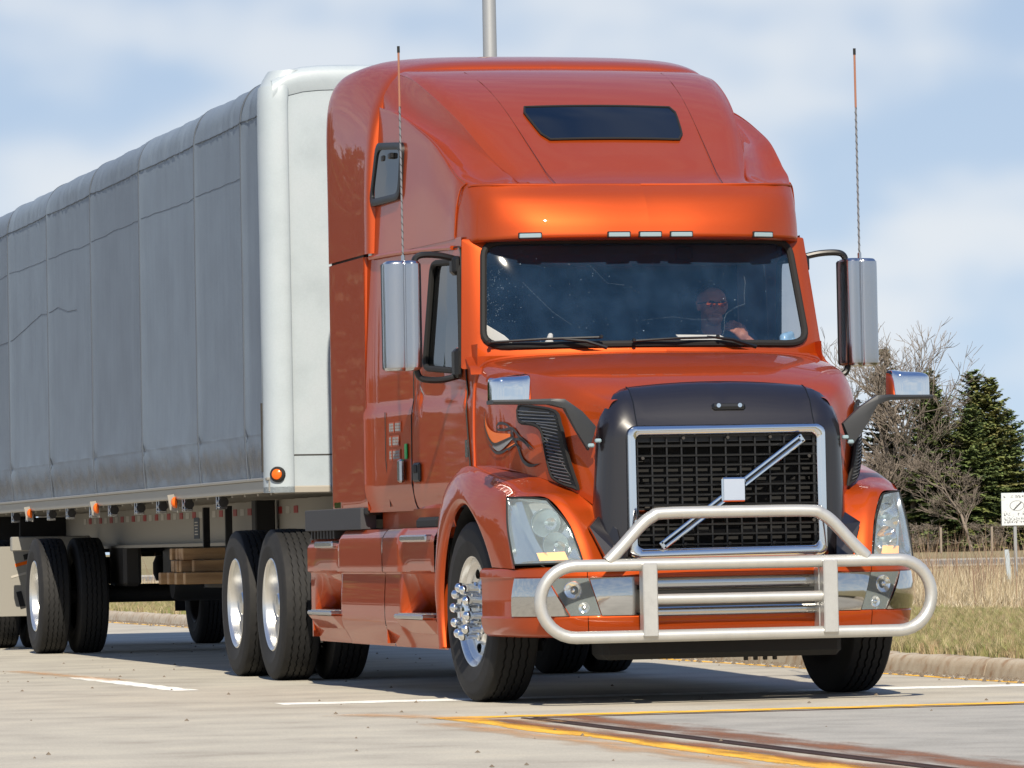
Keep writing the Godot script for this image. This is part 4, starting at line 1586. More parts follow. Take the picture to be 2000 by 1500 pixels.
func mirrors(t: Node3D) -> void:
	for s in [-1.0, 1.0]:
		var m := group_node(t, "side_mirror")
		var c := Vector3(s * 1.37, 2.2, -0.66)
		# shell: sections stacked in height; outboard panel and a rounded rib inboard
		var sec := [[0.105, -0.07], [0.108, 0.0], [0.100, 0.04], [0.06, 0.062], [0.015, 0.066], [0.0, 0.058], [-0.012, 0.07], [-0.04, 0.09], [-0.075, 0.085], [-0.098, 0.055], [-0.106, 0.0], [-0.104, -0.07]]
		var base := []
		for q in sec:
			base.append(Vector3(q[0], 0, q[1]))
		base = cr(base, 4)
		var rows := []
		for q in [[-0.316, 0.80, -0.05], [-0.312, 0.88, -0.02], [-0.298, 0.96, 0.0], [-0.27, 1.0, 0.0], [0.0, 1.0, 0.0], [0.27, 1.0, 0.0], [0.298, 0.96, 0.0], [0.312, 0.88, -0.02], [0.316, 0.80, -0.05]]:
			var r := []
			for p in base:
				r.append(c + Vector3(s * p.x * q[1], q[0], -0.03 + (p.z + 0.03) * q[1]))
			rows.append(r)
		var b := MB.new()
		b.grid(surf(rows, 1, 3))
		b.away(rows[0].duplicate(), c)
		b.away(rows[8].duplicate(), c)
		part(m, "shell", b, M.brushed, 50.0)
		b = MB.new()
		b.tube([c + Vector3(0, -0.30, 0.031), c + Vector3(0, 0.30, 0.031)], 0.004, 6)
		part(m, "shell_groove", b, M.steel)
		b = MB.new()
		b.box(c + Vector3(0, 0, -0.103), Vector3(0.20, 0.60, 0.01), 0.003)
		part(m, "mirror_pane", b, M.chrome)
		b = MB.new()
		b.box(c + Vector3(0, 0, -0.088), Vector3(0.212, 0.615, 0.03), 0.01)
		part(m, "rear_frame", b, M.black)
		# arms
		var up := cr([Vector3(s * 1.03, 2.525, -0.70), Vector3(s * 1.14, 2.548, -0.68), Vector3(s * 1.24, 2.552, -0.67), Vector3(s * 1.285, 2.535, -0.67), Vector3(s * 1.30, 2.49, -0.67)], 6)
		b = MB.new()
		b.tube(up, 0.019, 9)
		part(m, "arm", b, M.black)
		b = MB.new()
		b.box(Vector3(s * 1.045, 2.49, -0.70), Vector3(0.06, 0.11, 0.10), 0.02)
		part(m, "bracket", b, M.black)
		b = MB.new()
		b.tube(cr([Vector3(s * 1.04, 1.855, -0.66), Vector3(s * 1.14, 1.832, -0.66), Vector3(s * 1.23, 1.832, -0.66), Vector3(s * 1.28, 1.85, -0.66), Vector3(s * 1.30, 1.91, -0.66)], 6), 0.019, 9)
		part(m, "arm", b, M.black)
		b = MB.new()
		b.box(Vector3(s * 1.055, 1.925, -0.64), Vector3(0.06, 0.17, 0.11), 0.02)
		part(m, "bracket", b, M.black)
		# whip antenna on top of the mirror
		var an := group_node(t, "antenna")
		var foot := c + Vector3(-s * 0.0, 0.31, 0.03)
		var top := foot + Vector3(-0.004, 1.24, 0.0)
		for q in [[0.0, 0.03, 0.012, M.brushed], [0.03, 0.72, 0.0058, M.coil], [0.72, 0.97, 0.0066, M.copper], [0.97, 1.0, 0.0085, M.rubber]]:
			b = MB.new()
			b.tube([foot.lerp(top, q[0]), foot.lerp(top, q[1])], q[2], 7)
			part(an, ["base", "coil", "tip_rod", "cap"][int(q[0] > 0.01) + int(q[0] > 0.5) + int(q[0] > 0.9)], b, q[3])
		b = MB.new()
		var hx := []
		for k in 160:
			var a := k * 0.8
			hx.append(foot.lerp(top, 0.03 + 0.69 * k / 159.0) + Vector3(cos(a), 0, sin(a)) * 0.0062)
		b.tube(hx, 0.0018, 4)
		part(an, "wire", b, M.rubber)
		# ---- mirror on the hood
		var h := group_node(t, "hood_mirror")
		rows = []
		for q in [[-0.064, 1.0, 1.0], [-0.03, 1.0, 1.0], [0.03, 0.99, 0.99], [0.052, 0.96, 0.93], [0.064, 0.88, 0.75], [0.067, 0.70, 0.45]]:
			var r := []
			for k in 25:
				var a := PI * k / 24.0
				var px := cos(a)
				var pz := sin(a)
				r.append(Vector3(s * (1.135 + 0.115 * signf(px) * pow(absf(px), 0.42) * q[1]), 1.725 + q[0] + (0.012 * px * -1.0 if q[0] > 0.04 else 0.0), 0.90 + 0.13 * pow(pz, 0.55) * q[2]))
			rows.append(r)
		b = MB.new()
		b.grid(surf(rows, 1, 4))
		b.away(rows[5].duplicate(), Vector3(s * 1.135, 1.6, 0.9))
		part(h, "housing", b, M.chrome, 55.0)
		b = MB.new()
		b.box(Vector3(s * 1.135, 1.722, 0.895), Vector3(0.22, 0.125, 0.02), 0.01)
		part(h, "mirror_pane", b, M.chrome)
		b = MB.new()
		var arm := [[0.72, 1.45, 1.10, 0.075, 0.02], [0.80, 1.545, 1.13, 0.06, 0.022], [0.885, 1.635, 1.14, 0.028, 0.03], [0.96, 1.648, 1.10, 0.017, 0.05], [1.05, 1.650, 1.0, 0.014, 0.075], [1.25, 1.652, 0.95, 0.012, 0.075]]
		rows = []
		for k in arm.size():
			var q: Array = arm[k]
			var ctr := Vector3(s * q[0], q[1], q[2])
			var dn := Vector3(0.35 * (1.0 if k < 2 else 0.0) * s, -1, 0).normalized()
			var sd := Vector3(0, 0, 1)
			rows.append([ctr + sd * q[4] - dn * q[3] * 0.8, ctr + sd * (q[4] + 0.008), ctr + sd * q[4] + dn * q[3], ctr - sd * q[4] + dn * q[3], ctr - sd * (q[4] + 0.008), ctr - sd * q[4] - dn * q[3] * 0.8])
		b.grid(rows, true)
		b.away(rows[5].duplicate(), Vector3(s * 0.9, 1.65, 1.0))
		part(h, "arm", b, M.armgrey, 50.0)
		for q in [Vector3(0.735, 1.405, 1.13), Vector3(0.70, 1.43, 1.15)]:
			b = MB.new()
			b.box(Vector3(s * q.x, q.y, q.z), Vector3(0.035, 0.022, 0.03), 0.006)
			part(h, "clip", b, M.marker)

func fairing_x(z: float, y: float) -> float:
	var x := 1.205
	# bulged middle panel
	x += 0.028 * smoothstep(-3.42, -3.34, z) * (1.0 - smoothstep(-1.62, -1.54, z)) * (0.6 + 0.4 * sin(clampf((y - 0.28) / 0.45, 0, 1) * PI))
	# top rolls in
	x -= 0.05 * pow(clampf((y - 0.90) / 0.09, 0, 1), 2.0)
	# upper band stands proud of the lower one
	x -= 0.022 * (1.0 - smoothstep(0.718, 0.732, y))
	# foot
	x -= 0.055 * (1.0 - smoothstep(0.28, 0.42, y))
	# toe holes over the steps: deepest at the step
	for q in [[-4.28, -3.46], [-1.60, -0.76]]:
		var w: float = smoothstep(q[0], q[0] + 0.05 + 0.25 * clampf((y - 0.47) / 0.26, 0.0, 1.0), z) * (1.0 - smoothstep(q[1] - 0.06, q[1], z))
		x -= 0.17 * w * clampf((0.74 - y) / 0.26, 0.0, 1.0) * (1.0 if y > 0.465 else 0.0)
	return x

func chassis(t: Node3D) -> void:
	var b := MB.new()
	for s in [-1.0, 1.0]:
		b = MB.new()
		b.box(Vector3(s * 0.43, 0.87, -3.6), Vector3(0.09, 0.27, 9.0), 0.01)
		part(t, "frame_rail", b, M.dark)
		# side fairing, split at the seam into a front and a rear panel
		var sf := group_node(t, "chassis_fairing")
		for q in [[-4.42, -2.055], [-2.035, -0.70]]:
			b = MB.new()
			var rows := []
			var ys := [0.28, 0.30, 0.34, 0.39, 0.44, 0.462, 0.468, 0.50, 0.55, 0.6, 0.65, 0.69, 0.715, 0.722, 0.73, 0.737, 0.77, 0.82, 0.87, 0.90, 0.93, 0.955, 0.975, 0.985]
			var nz := 70
			for y in ys:
				var r := []
				for k in nz + 1:
					var z := lerpf(q[0], q[1], float(k) / nz)
					var yy: float = y - (0.05 * smoothstep(-3.3, -3.5, z) * smoothstep(0.8, 0.98, y))
					r.append(Vector3(s * fairing_x(z, y), yy, z))
				rows.append(r)
			# returned ends and top
			var topr := []
			for p in rows[-1]:
				topr.append(Vector3(p.x - s * 0.12, p.y + 0.002, p.z))
			rows.append(topr)
			b.grid(rows)
			part(sf, "panel", b, M.paint, 32.0)
		# closing rib at the seam
		b = MB.new()
		b.box(Vector3(s * 1.15, 0.63, -2.045), Vector3(0.10, 0.66, 0.03))
		part(sf, "seam_rib", b, M.paint)
		b = MB.new()
		b.box(Vector3(s * 1.10, 0.62, -4.40), Vector3(0.16, 0.62, 0.03))
		part(sf, "rear_closure", b, M.paint)
		for q in [[-4.24, -3.50, 0.16], [-1.62, -0.86, 0.12]]:
			var st := group_node(t, "step")
			b = MB.new()
			b.box(Vector3(s * 1.165, 0.468, (q[0] + q[1]) * 0.5), Vector3(0.17, 0.028, q[1] - q[0]), 0.008)
			part(st, "tread", b, M.brushed)
			b = MB.new()
			var x0 := 1.05
			var poly := [Vector3(s * x0, 0.45, q[0]), Vector3(s * 1.24, 0.45, q[0]), Vector3(s * 1.24, 0.45, q[1] + 0.03), Vector3(s * 1.20, 0.45, q[1] + 0.03 + q[2]), Vector3(s * x0, 0.45, q[1] + 0.03 + q[2])]
			var low := [Vector3(s * x0, 0.33, q[0]), Vector3(s * 1.17, 0.37, q[0]), Vector3(s * 1.17, 0.37, q[1] + 0.03), Vector3(s * 1.12, 0.34, q[1] + 0.02 + q[2]), Vector3(s * x0, 0.33, q[1] + q[2])]
			var ctr := Vector3(s * 1.12, 0.41, (q[0] + q[1]) * 0.5)
			b.away(poly.duplicate(), ctr)
			b.away(low.duplicate(), ctr)
			for k in 5:
				b.away([poly[k], poly[(k + 1) % 5], low[(k + 1) % 5], low[k]], ctr)
			part(st, "riser", b, M.paint)
			for k in 4:
				b = MB.new()
				b.box(Vector3(s * (1.10 + k * 0.04), 0.484, (q[0] + q[1]) * 0.5), Vector3(0.012, 0.006, (q[1] - q[0]) * 0.94))
				part(st, "grip_rib", b, M.alloy)
		for q in [[-4.06, -3.5, 0.90], [-1.50, -0.80, 0.925]]:
			b = MB.new()
			b.box(Vector3(s * 1.18, q[2], (q[0] + q[1]) * 0.5), Vector3(0.11, 0.04, q[1] - q[0]), 0.01)
			part(sf, "upper_step", b, M.brushed)
		# recessed sill between cab and fairing
		b = MB.new()
		b.box(Vector3(s * 1.05, 1.02, -1.68), Vector3(0.08, 0.20, 1.9), 0.02)
		part(t, "cab_sill", b, M.paint)
		b = MB.new()
		b.box(Vector3(s * 1.10, 1.01, -1.10), Vector3(0.12, 0.075, 0.55), 0.02)
		part(t, "fuel_filler_recess", b, M.rubber)
		# fuel tank behind the fairing
		b = MB.new()
		b.lathe([Vector2(-1.0, 0.01), Vector2(-1.0, 0.26), Vector2(-0.96, 0.28), Vector2(0.96, 0.28), Vector2(1.0, 0.26), Vector2(1.0, 0.01)], 24, Vector3(s * 0.80, 0.66, -2.9), Basis(Vector3.UP, PI / 2))
		part(t, "fuel_tank", b, M.alloy)
		# mudguard hanger behind the cab
		b = MB.new()
		b.tube(cr([Vector3(s * 0.95, 1.0, -4.9), Vector3(s * 0.97, 1.12, -4.6), Vector3(s * 1.0, 1.2, -4.1), Vector3(s * 0.9, 1.22, -3.7)], 6), 0.012, 6)
		part(t, "air_line", b, M.steel)
		b = MB.new()
		b.box(Vector3(s * 0.95, 0.80, -4.62), Vector3(0.32, 0.32, 0.42), 0.02)
		part(t, "battery_box", b, M.steel)
	# dark grey cover behind the cab, ribbed deck below it
	b = MB.new()
	b.box(Vector3(-1.16, 1.055, -3.58), Vector3(0.10, 0.135, 1.75), 0.004)
	part(t, "deck_cover", b, M.coverplate)
	for k in 8:
		b = MB.new()
		b.box(Vector3(-1.12, 0.965, -4.30 + k * 0.10), Vector3(0.16, 0.06, 0.03), 0.004)
		part(t, "deck_rib", b, M.steel)
	# front axle, springs, drive axles, fifth wheel
	b = MB.new()
	b.tube([Vector3(-0.95, 0.50, 0), Vector3(-0.6, 0.42, 0), Vector3(0.6, 0.42, 0), Vector3(0.95, 0.50, 0)], 0.06, 10)
	part(t, "front_axle", b, M.dark)
	b = MB.new()
	b.box(Vector3(0, 0.62, 0.1), Vector3(0.72, 0.55, 1.6), 0.08)
	part(t, "engine_sump", b, M.dark)
	b = MB.new()
	b.box(Vector3(0, 0.86, -5.0), Vector3(0.84, 0.12, 2.0), 0.02)
	part(t, "cross_member", b, M.dark)
	b = MB.new()
	b.box(Vector3(0, 1.12, -6.29), Vector3(0.95, 0.10, 0.85), 0.03)
	part(t, "fifth_wheel", b, M.dark)
	for z in [-5.63, -6.95]:
		b = MB.new()
		b.tube([Vector3(-0.95, 0.51, z), Vector3(-0.3, 0.51, z), Vector3(-0.15, 0.51, z), Vector3(0.15, 0.51, z), Vector3(0.3, 0.51, z), Vector3(0.95, 0.51, z)], [0.075, 0.08, 0.19, 0.19, 0.08, 0.075], 14)
		part(t, "drive_axle", b, M.dark)

# ---------------------------------------------------------------- wheels (axis along x, outer face towards +x)
var tyre_mesh: ArrayMesh
var steer_mesh := {}
var drive_mesh := {}

func tyre_profile() -> Array:
	var p := [Vector2(-0.105, 0.292), Vector2(-0.118, 0.31), Vector2(-0.132, 0.35), Vector2(-0.139, 0.395), Vector2(-0.137, 0.44), Vector2(-0.130, 0.472), Vector2(-0.1215, 0.492), Vector2(-0.112, 0.5015)]
	var ribs := [[-0.108, -0.070], [-0.058, -0.026], [-0.015, 0.015], [0.026, 0.058], [0.070, 0.108]]
	for i in ribs.size():
		var q: Array = ribs[i]
		var crown := func(a: float) -> float: return 0.5075 - 0.35 * a * a
		if i > 0:
			p.append(Vector2(q[0] - 0.002, crown.call(q[0]) - 0.014))
		p.append(Vector2(q[0], crown.call(q[0])))
		p.append(Vector2(q[1], crown.call(q[1])))
		if i < 4:
			p.append(Vector2(q[1] + 0.002, crown.call(q[1]) - 0.014))
	p += [Vector2(0.112, 0.5015), Vector2(0.1215, 0.492), Vector2(0.130, 0.472), Vector2(0.1335, 0.462), Vector2(0.1345, 0.458), Vector2(0.137, 0.44), Vector2(0.139, 0.405), Vector2(0.1405, 0.40), Vector2(0.1405, 0.39), Vector2(0.1385, 0.385), Vector2(0.132, 0.35), Vector2(0.124, 0.325), Vector2(0.121, 0.318), Vector2(0.118, 0.31), Vector2(0.105, 0.292)]
	return p

func make_wheels() -> void:
	var b := MB.new()
	var prof := tyre_profile()
	var rows := []
	var seg := 96
	for q in prof:
		var ring := []
		for k in seg:
			var an := TAU * k / seg
			# the ribs wander a little from side to side, as worn highway treads do
			var wob := (0.004 if k % 2 == 0 else -0.004) if (q.y > 0.487 and absf(q.x) < 0.075) else 0.0
			ring.append(Vector3(q.x + wob, cos(an) * q.y, sin(an) * q.y))
		rows.append(ring)
	b.grid(rows, true)
	# sipes along the shoulders
	tyre_mesh = b.mesh(35.0)
	# ---- steer rim with ten hand holes
	b = MB.new()
	b.lathe([Vector2(-0.09, 0.285), Vector2(0.02, 0.268), Vector2(0.07, 0.272), Vector2(0.095, 0.284), Vector2(0.108, 0.292), Vector2(0.118, 0.304), Vector2(0.118, 0.312), Vector2(0.108, 0.314)], 64)
	steer_mesh.barrel = b.mesh(45.0)
	b = MB.new()
	b.lathe([Vector2(0.090, 0.282), Vector2(0.085, 0.272), Vector2(0.072, 0.258), Vector2(0.066, 0.246)], 60)
	b.lathe([Vector2(0.055, 0.192), Vector2(0.070, 0.176), Vector2(0.082, 0.165), Vector2(0.088, 0.150), Vector2(0.088, 0.095), Vector2(0.086, 0.088)], 60)
	for k in 10:
		var a0 := TAU * k / 10.0
		var sp := []
		for i in 7:
			var u := i / 6.0
			var r := lerpf(0.191, 0.247, u)
			var hw := (TAU / 20.0) * (1.0 - 0.62 * pow(sin(u * PI), 0.5)) if u > 0.0 and u < 1.0 else TAU / 20.0
			var ring := []
			for j in 7:
				var a := a0 + hw * (j / 3.0 - 1.0)
				ring.append(Vector3(lerpf(0.0555, 0.0665, u) + 0.003 * sin(u * PI), cos(a) * r, sin(a) * r))
			sp.append(ring)
		b.grid(sp)
	steer_mesh.disc = b.mesh(45.0)
	b = MB.new()
	b.lathe([Vector2(0.086, 0.086), Vector2(0.15, 0.084), Vector2(0.165, 0.080), Vector2(0.172, 0.066), Vector2(0.176, 0.060), Vector2(0.180, 0.03), Vector2(0.181, 0.001)], 40)
	steer_mesh.hub = b.mesh(35.0)
	b = MB.new()
	b.lathe([Vector2(0.0, 0.026), Vector2(0.008, 0.026), Vector2(0.014, 0.019), Vector2(0.055, 0.017), Vector2(0.062, 0.022), Vector2(0.082, 0.024), Vector2(0.096, 0.018), Vector2(0.102, 0.008), Vector2(0.103, 0.0005)], 14)
	steer_mesh.nut = b.mesh(45.0)
	b = MB.new()
	b.lathe([Vector2(-0.10, 0.25), Vector2(-0.06, 0.25), Vector2(-0.02, 0.15), Vector2(-0.02, 0.01)], 32)
	steer_mesh.drum = b.mesh()
	# ---- deep drive rim
	b = MB.new()
	b.lathe([Vector2(0.108, 0.314), Vector2(0.120, 0.312), Vector2(0.124, 0.305), Vector2(0.116, 0.292), Vector2(0.10, 0.284), Vector2(0.04, 0.276), Vector2(-0.03, 0.266), Vector2(-0.055, 0.258)], 64)
	drive_mesh.barrel = b.mesh(45.0)
	b = MB.new()
	b.lathe([Vector2(-0.055, 0.258), Vector2(-0.075, 0.245), Vector2(-0.085, 0.20), Vector2(-0.075, 0.175), Vector2(-0.07, 0.165), Vector2(-0.07, 0.11)], 64)
	drive_mesh.disc = b.mesh(45.0)
	b = MB.new()
	b.lathe([Vector2(-0.07, 0.115), Vector2(0.0, 0.11), Vector2(0.03, 0.105), Vector2(0.035, 0.085), Vector2(0.075, 0.08), Vector2(0.085, 0.07), Vector2(0.088, 0.001)], 36)
	drive_mesh.hub = b.mesh(35.0)
	b = MB.new()
	b.lathe([Vector2(0.0, 0.019), Vector2(0.02, 0.018), Vector2(0.028, 0.012), Vector2(0.03, 0.0005)], 6)
	drive_mesh.nut = b.mesh()

func tyre_on(parent: Node3D, at: Vector3, s: float, called := "wheel") -> Node3D:
	var w := group_node(parent, called)
	w.position = at
	w.rotation = Vector3(0, 0.0 if s > 0.0 else PI, 0)
	var ty := inst(w, "tyre", tyre_mesh, M.tyre)
	ty.rotation.x = rng.randf() * TAU
	return w

func wheels(t: Node3D) -> void:
	make_wheels()
	for s in [-1.0, 1.0]:
		var w := tyre_on(t, Vector3(s * 1.03, 0.507, 0), s, "front_wheel")
		w.rotation.y += deg_to_rad(3.0)
		inst(w, "rim", steer_mesh.barrel, M.alloy)
		inst(w, "disc", steer_mesh.disc, M.alloy)
		inst(w, "hub", steer_mesh.hub, M.chrome)
		inst(w, "brake_drum", steer_mesh.drum, M.dark)
		for k in 10:
			var n := inst(w, "lug_nut", steer_mesh.nut, M.chrome)
			var a := TAU * (k + 0.25) / 10.0
			n.position = Vector3(0.087, cos(a) * 0.136, sin(a) * 0.136)
			n.scale = Vector3.ONE * 1.22
		for z in [-5.63, -6.95]:
			dual(t, s, z, 1.095)

func dual(t: Node3D, s: float, z: float, x: float) -> void:
	var w := tyre_on(t, Vector3(s * x, 0.507, z), s, "outer_wheel")
	inst(w, "rim", drive_mesh.barrel, M.alloy)
	inst(w, "disc", drive_mesh.disc, M.alloy)
	inst(w, "hub", drive_mesh.hub, M.alloy)
	for k in 10:
		var n := inst(w, "lug_nut", drive_mesh.nut, M.chrome)
		var a := TAU * k / 10.0
		n.position = Vector3(-0.072, cos(a) * 0.1425, sin(a) * 0.1425)
	var i := tyre_on(t, Vector3(s * (x - 0.335), 0.507, z), -s, "inner_wheel")
	inst(i, "rim", drive_mesh.barrel, M.steel)

# ---------------------------------------------------------------- driver
# bones: [from, to, radius at from, radius at to]; the field of rounded cones joined smoothly, meshed as surface nets
func nets(b: MB, bones: Array, cell: float, k: float) -> void:
	var lo := Vector3.INF
	var hi := -Vector3.INF
	for q in bones:
		var r: float = maxf(q[2], q[3]) + cell * 2.0
		lo = lo.min(q[0] - Vector3.ONE * r).min(q[1] - Vector3.ONE * r)
		hi = hi.max(q[0] + Vector3.ONE * r).max(q[1] + Vector3.ONE * r)
	var n := Vector3i(((hi - lo) / cell).ceil()) + Vector3i.ONE
	var d := PackedFloat32Array()
	d.resize(n.x * n.y * n.z)
	d.fill(1.0)
	# each bone only touches the nodes near it; distances are blended as they come in
	for q in bones:
		var a: Vector3 = q[0]
		var ab: Vector3 = q[1] - q[0]
		var l2 := maxf(ab.length_squared(), 1e-9)
		var rm: float = maxf(q[2], q[3]) + k + cell * 2.5
		var c0 := Vector3i(((Vector3(a).min(q[1]) - Vector3.ONE * rm - lo) / cell).floor()).clamp(Vector3i.ZERO, n - Vector3i.ONE)
		var c1 := Vector3i(((Vector3(a).max(q[1]) + Vector3.ONE * rm - lo) / cell).ceil()).clamp(Vector3i.ZERO, n - Vector3i.ONE)
		for z in range(c0.z, c1.z + 1):
			for y in range(c0.y, c1.y + 1):
				for x in range(c0.x, c1.x + 1):
					var p := lo + Vector3(x, y, z) * cell
					var u := clampf((p - a).dot(ab) / l2, 0.0, 1.0)
					var e := (p - a - ab * u).length() - lerpf(q[2], q[3], u)
					var i := (z * n.y + y) * n.x + x
					var o := d[i]
					var h := clampf(0.5 + 0.5 * (o - e) / k, 0.0, 1.0)
					d[i] = lerpf(o, e, h) - k * h * (1.0 - h)
	var id := {}
	var sx := 1
	var sy := n.x
	var sz := n.x * n.y
	for z in n.z - 1:
		for y in n.y - 1:
			for x in n.x - 1:
				var i := z * sz + y * sy + x
				var c := [d[i], d[i + sx], d[i + sy], d[i + sx + sy], d[i + sz], d[i + sx + sz], d[i + sy + sz], d[i + sx + sy + sz]]
				var neg := 0
				for v in c:
					if v < 0.0:
						neg += 1
				if neg == 0 or neg == 8:
					continue
				var sum := Vector3.ZERO
				var cnt := 0
				for e in [[0, 1], [2, 3], [4, 5], [6, 7], [0, 2], [1, 3], [4, 6], [5, 7], [0, 4], [1, 5], [2, 6], [3, 7]]:
					var va: float = c[e[0]]
					var vb: float = c[e[1]]
					if (va < 0.0) != (vb < 0.0):
						var u := va / (va - vb)
						var pa := Vector3(e[0] & 1, (e[0] >> 1) & 1, (e[0] >> 2) & 1)
						var pb := Vector3(e[1] & 1, (e[1] >> 1) & 1, (e[1] >> 2) & 1)
						sum += pa.lerp(pb, u)
						cnt += 1
				id[i] = b.add(lo + (Vector3(x, y, z) + sum / cnt) * cell)
	for i in id:
		for q in [[sx, sy, sz], [sy, sz, sx], [sz, sx, sy]]:
			var j: int = i + q[0]
			if j >= d.size() or (d[i] < 0.0) == (d[j] < 0.0):
				continue
			var i1: int = i - q[1]
			var i2: int = i - q[2]
			var i3: int = i - q[1] - q[2]
			if id.has(i1) and id.has(i2) and id.has(i3):
				if d[i] < 0.0:
					b.quad(id[i], id[i2], id[i3], id[i1])
				else:
					b.quad(id[i], id[i1], id[i3], id[i2])

func hand_bones(w: Vector3, dir: Vector3, palm: Vector3, curl: float) -> Array:
	# wrist, direction of the fingers, direction the palm faces
	var side := dir.cross(palm).normalized()
	var out := []
	var kn := w + dir * 0.085
	out.append([w, w + dir * 0.03, 0.026, 0.028])
	for f in 4:
		var o := (f - 1.5) * 0.020
		out.append([w + dir * 0.02 + side * o * 0.7, kn + side * o, 0.015, 0.0125])
	var ln := [0.042, 0.047, 0.044, 0.034]
	for f in 4:
		var o := (f - 1.5) * 0.0215
		var p := kn + side * o
		var ang := 0.25
		for seg in 3:
			ang += curl
			var d := dir * cos(ang) + palm * sin(ang)
			var q: Vector3 = p + d * ln[f] * [1.0, 0.62, 0.5][seg]
			out.append([p, q, 0.0098 - seg * 0.001, 0.009 - seg * 0.001])
			p = q
	var tb := w + dir * 0.03 - side * 0.03
	var t1 := tb + (dir * 0.6 - side * 0.6 + palm * 0.5).normalized() * 0.04
	var t2 := t1 + (dir * 0.8 + palm * 0.6).normalized() * 0.033
	out.append([tb, t1, 0.014, 0.011])
	out.append([t1, t2, 0.0105, 0.0085])
	return out

func driver() -> void:
	var p := thing("person", "driver in a navy shirt and mirrored sunglasses behind the windshield, hand raised to his chin", "person")
	var hip := Vector3(0.62, 1.62, -1.12)
	var chest := Vector3(0.61, 1.92, -1.17)
	var nk := Vector3(0.60, 2.10, -1.13)
	var hd := Vector3(0.597, 2.265, -1.085)
	var b := MB.new()
	var ls := Vector3(0.80, 2.04, -1.16)
	var rs := Vector3(0.42, 2.04, -1.16)
	var le := Vector3(0.93, 1.90, -0.93)
	var re := Vector3(0.36, 1.80, -0.98)
	var lw := Vector3(0.745, 2.06, -0.90)
	var rw := Vector3(0.44, 1.98, -0.80)
	nets(b, [
		[hip + Vector3(-0.09, 0, 0), hip + Vector3(0.09, 0, 0), 0.13, 0.13], [hip, chest, 0.15, 0.15], [chest + Vector3(-0.07, 0.02, 0), chest + Vector3(0.07, 0.02, 0), 0.13, 0.13],
		[rs, ls, 0.075, 0.075], [nk + Vector3(0, -0.08, -0.01), nk + Vector3(0, 0.06, 0.01), 0.062, 0.056],
		[ls, le, 0.058, 0.046], [le, lw, 0.045, 0.029], [rs, re, 0.058, 0.046], [re, rw, 0.045, 0.029],
		[hip + Vector3(0.09, -0.02, 0.02), Vector3(0.75, 1.58, -0.70), 0.095, 0.065], [hip + Vector3(-0.09, -0.02, 0.02), Vector3(0.49, 1.58, -0.70), 0.095, 0.065],
		[Vector3(0.75, 1.58, -0.70), Vector3(0.75, 1.25, -0.62), 0.06, 0.045], [Vector3(0.49, 1.58, -0.70), Vector3(0.49, 1.25, -0.62), 0.06, 0.045]], 0.016, 0.03)
	# head: skull, jaw, nose, brow, ears, lips
	nets(b, [
		[hd + Vector3(0, 0.03, -0.03), hd + Vector3(0, 0.03, 0.015), 0.084, 0.08], [hd + Vector3(0, -0.04, 0.01), hd + Vector3(0, -0.085, 0.045), 0.062, 0.036],
		[hd + Vector3(-0.025, -0.08, 0.055), hd + Vector3(0.025, -0.08, 0.055), 0.022, 0.022], [hd + Vector3(0, 0.012, 0.085), hd + Vector3(0, -0.025, 0.108), 0.010, 0.014],
		[hd + Vector3(-0.035, 0.035, 0.076), hd + Vector3(0.035, 0.035, 0.076), 0.018, 0.018], [hd + Vector3(-0.045, -0.03, 0.055), hd + Vector3(0.045, -0.03, 0.055), 0.024, 0.024],
		[hd + Vector3(-0.02, -0.055, 0.085), hd + Vector3(0.02, -0.055, 0.085), 0.009, 0.009],
		[hd + Vector3(-0.086, 0.02, -0.01), hd + Vector3(-0.084, -0.02, 0.0), 0.014, 0.010], [hd + Vector3(0.086, 0.02, -0.01), hd + Vector3(0.084, -0.02, 0.0), 0.014, 0.010],
		[nk + Vector3(0, -0.02, -0.01), hd + Vector3(0, -0.05, -0.03), 0.056, 0.06]], 0.007, 0.014)
	nets(b, hand_bones(lw, Vector3(-0.55, 0.62, 0.1).normalized(), Vector3(-0.35, -0.1, -0.9).normalized(), 0.55), 0.005, 0.006)
	nets(b, hand_bones(rw, Vector3(0.35, 0.25, 0.6).normalized(), Vector3(0.2, -0.9, 0.2).normalized(), 0.6), 0.005, 0.006)
	part(p, "body", b, M.skin, 80.0)
	b = MB.new()
	nets(b, [
		[hip + Vector3(-0.09, 0, 0), hip + Vector3(0.09, 0, 0), 0.142, 0.142], [hip, chest, 0.163, 0.163], [chest + Vector3(-0.07, 0.02, 0), chest + Vector3(0.07, 0.02, 0), 0.142, 0.142],
		[rs, ls, 0.088, 0.088], [ls, ls.lerp(le, 0.7), 0.076, 0.07], [rs, rs.lerp(re, 0.7), 0.076, 0.07]], 0.016, 0.03)
	part(p, "shirt", b, M.shirt, 80.0)
	# cropped hair
	b = MB.new()
	var rows := []
	for i in 8:
		var r := []
		var el := lerpf(0.25, PI * 0.5, i / 7.0)
		for k in 20:
			var a := TAU * k / 20.0
			var front := clampf(sin(a), 0.0, 1.0)
			var e := maxf(el, 0.25 + 0.75 * front)
			r.append(hd + Vector3(0, 0.03, -0.012) + Vector3(cos(a) * cos(e) * 0.103, sin(e) * 0.105, sin(a) * cos(e) * 0.120))
		rows.append(r)
	b.grid(rows, true)
	part(p, "hair", b, M.hair, 80.0)
	var sg := group_node(p, "sunglasses")
	for s in [-1.0, 1.0]:
		b = MB.new()
		var ring := []
		for i in 3:
			var r := []
			for k in 14:
				var a := TAU * k / 14.0
				r.append(hd + Vector3(s * 0.034 + cos(a) * 0.029 * (1.0 - i * 0.49), 0.008 + sin(a) * 0.019 * (1.0 - i * 0.49), 0.098 + 0.004 * i))
			ring.append(r)
		b.grid(ring, true)
		part(sg, "lens", b, M.orangelens)
	b = MB.new()
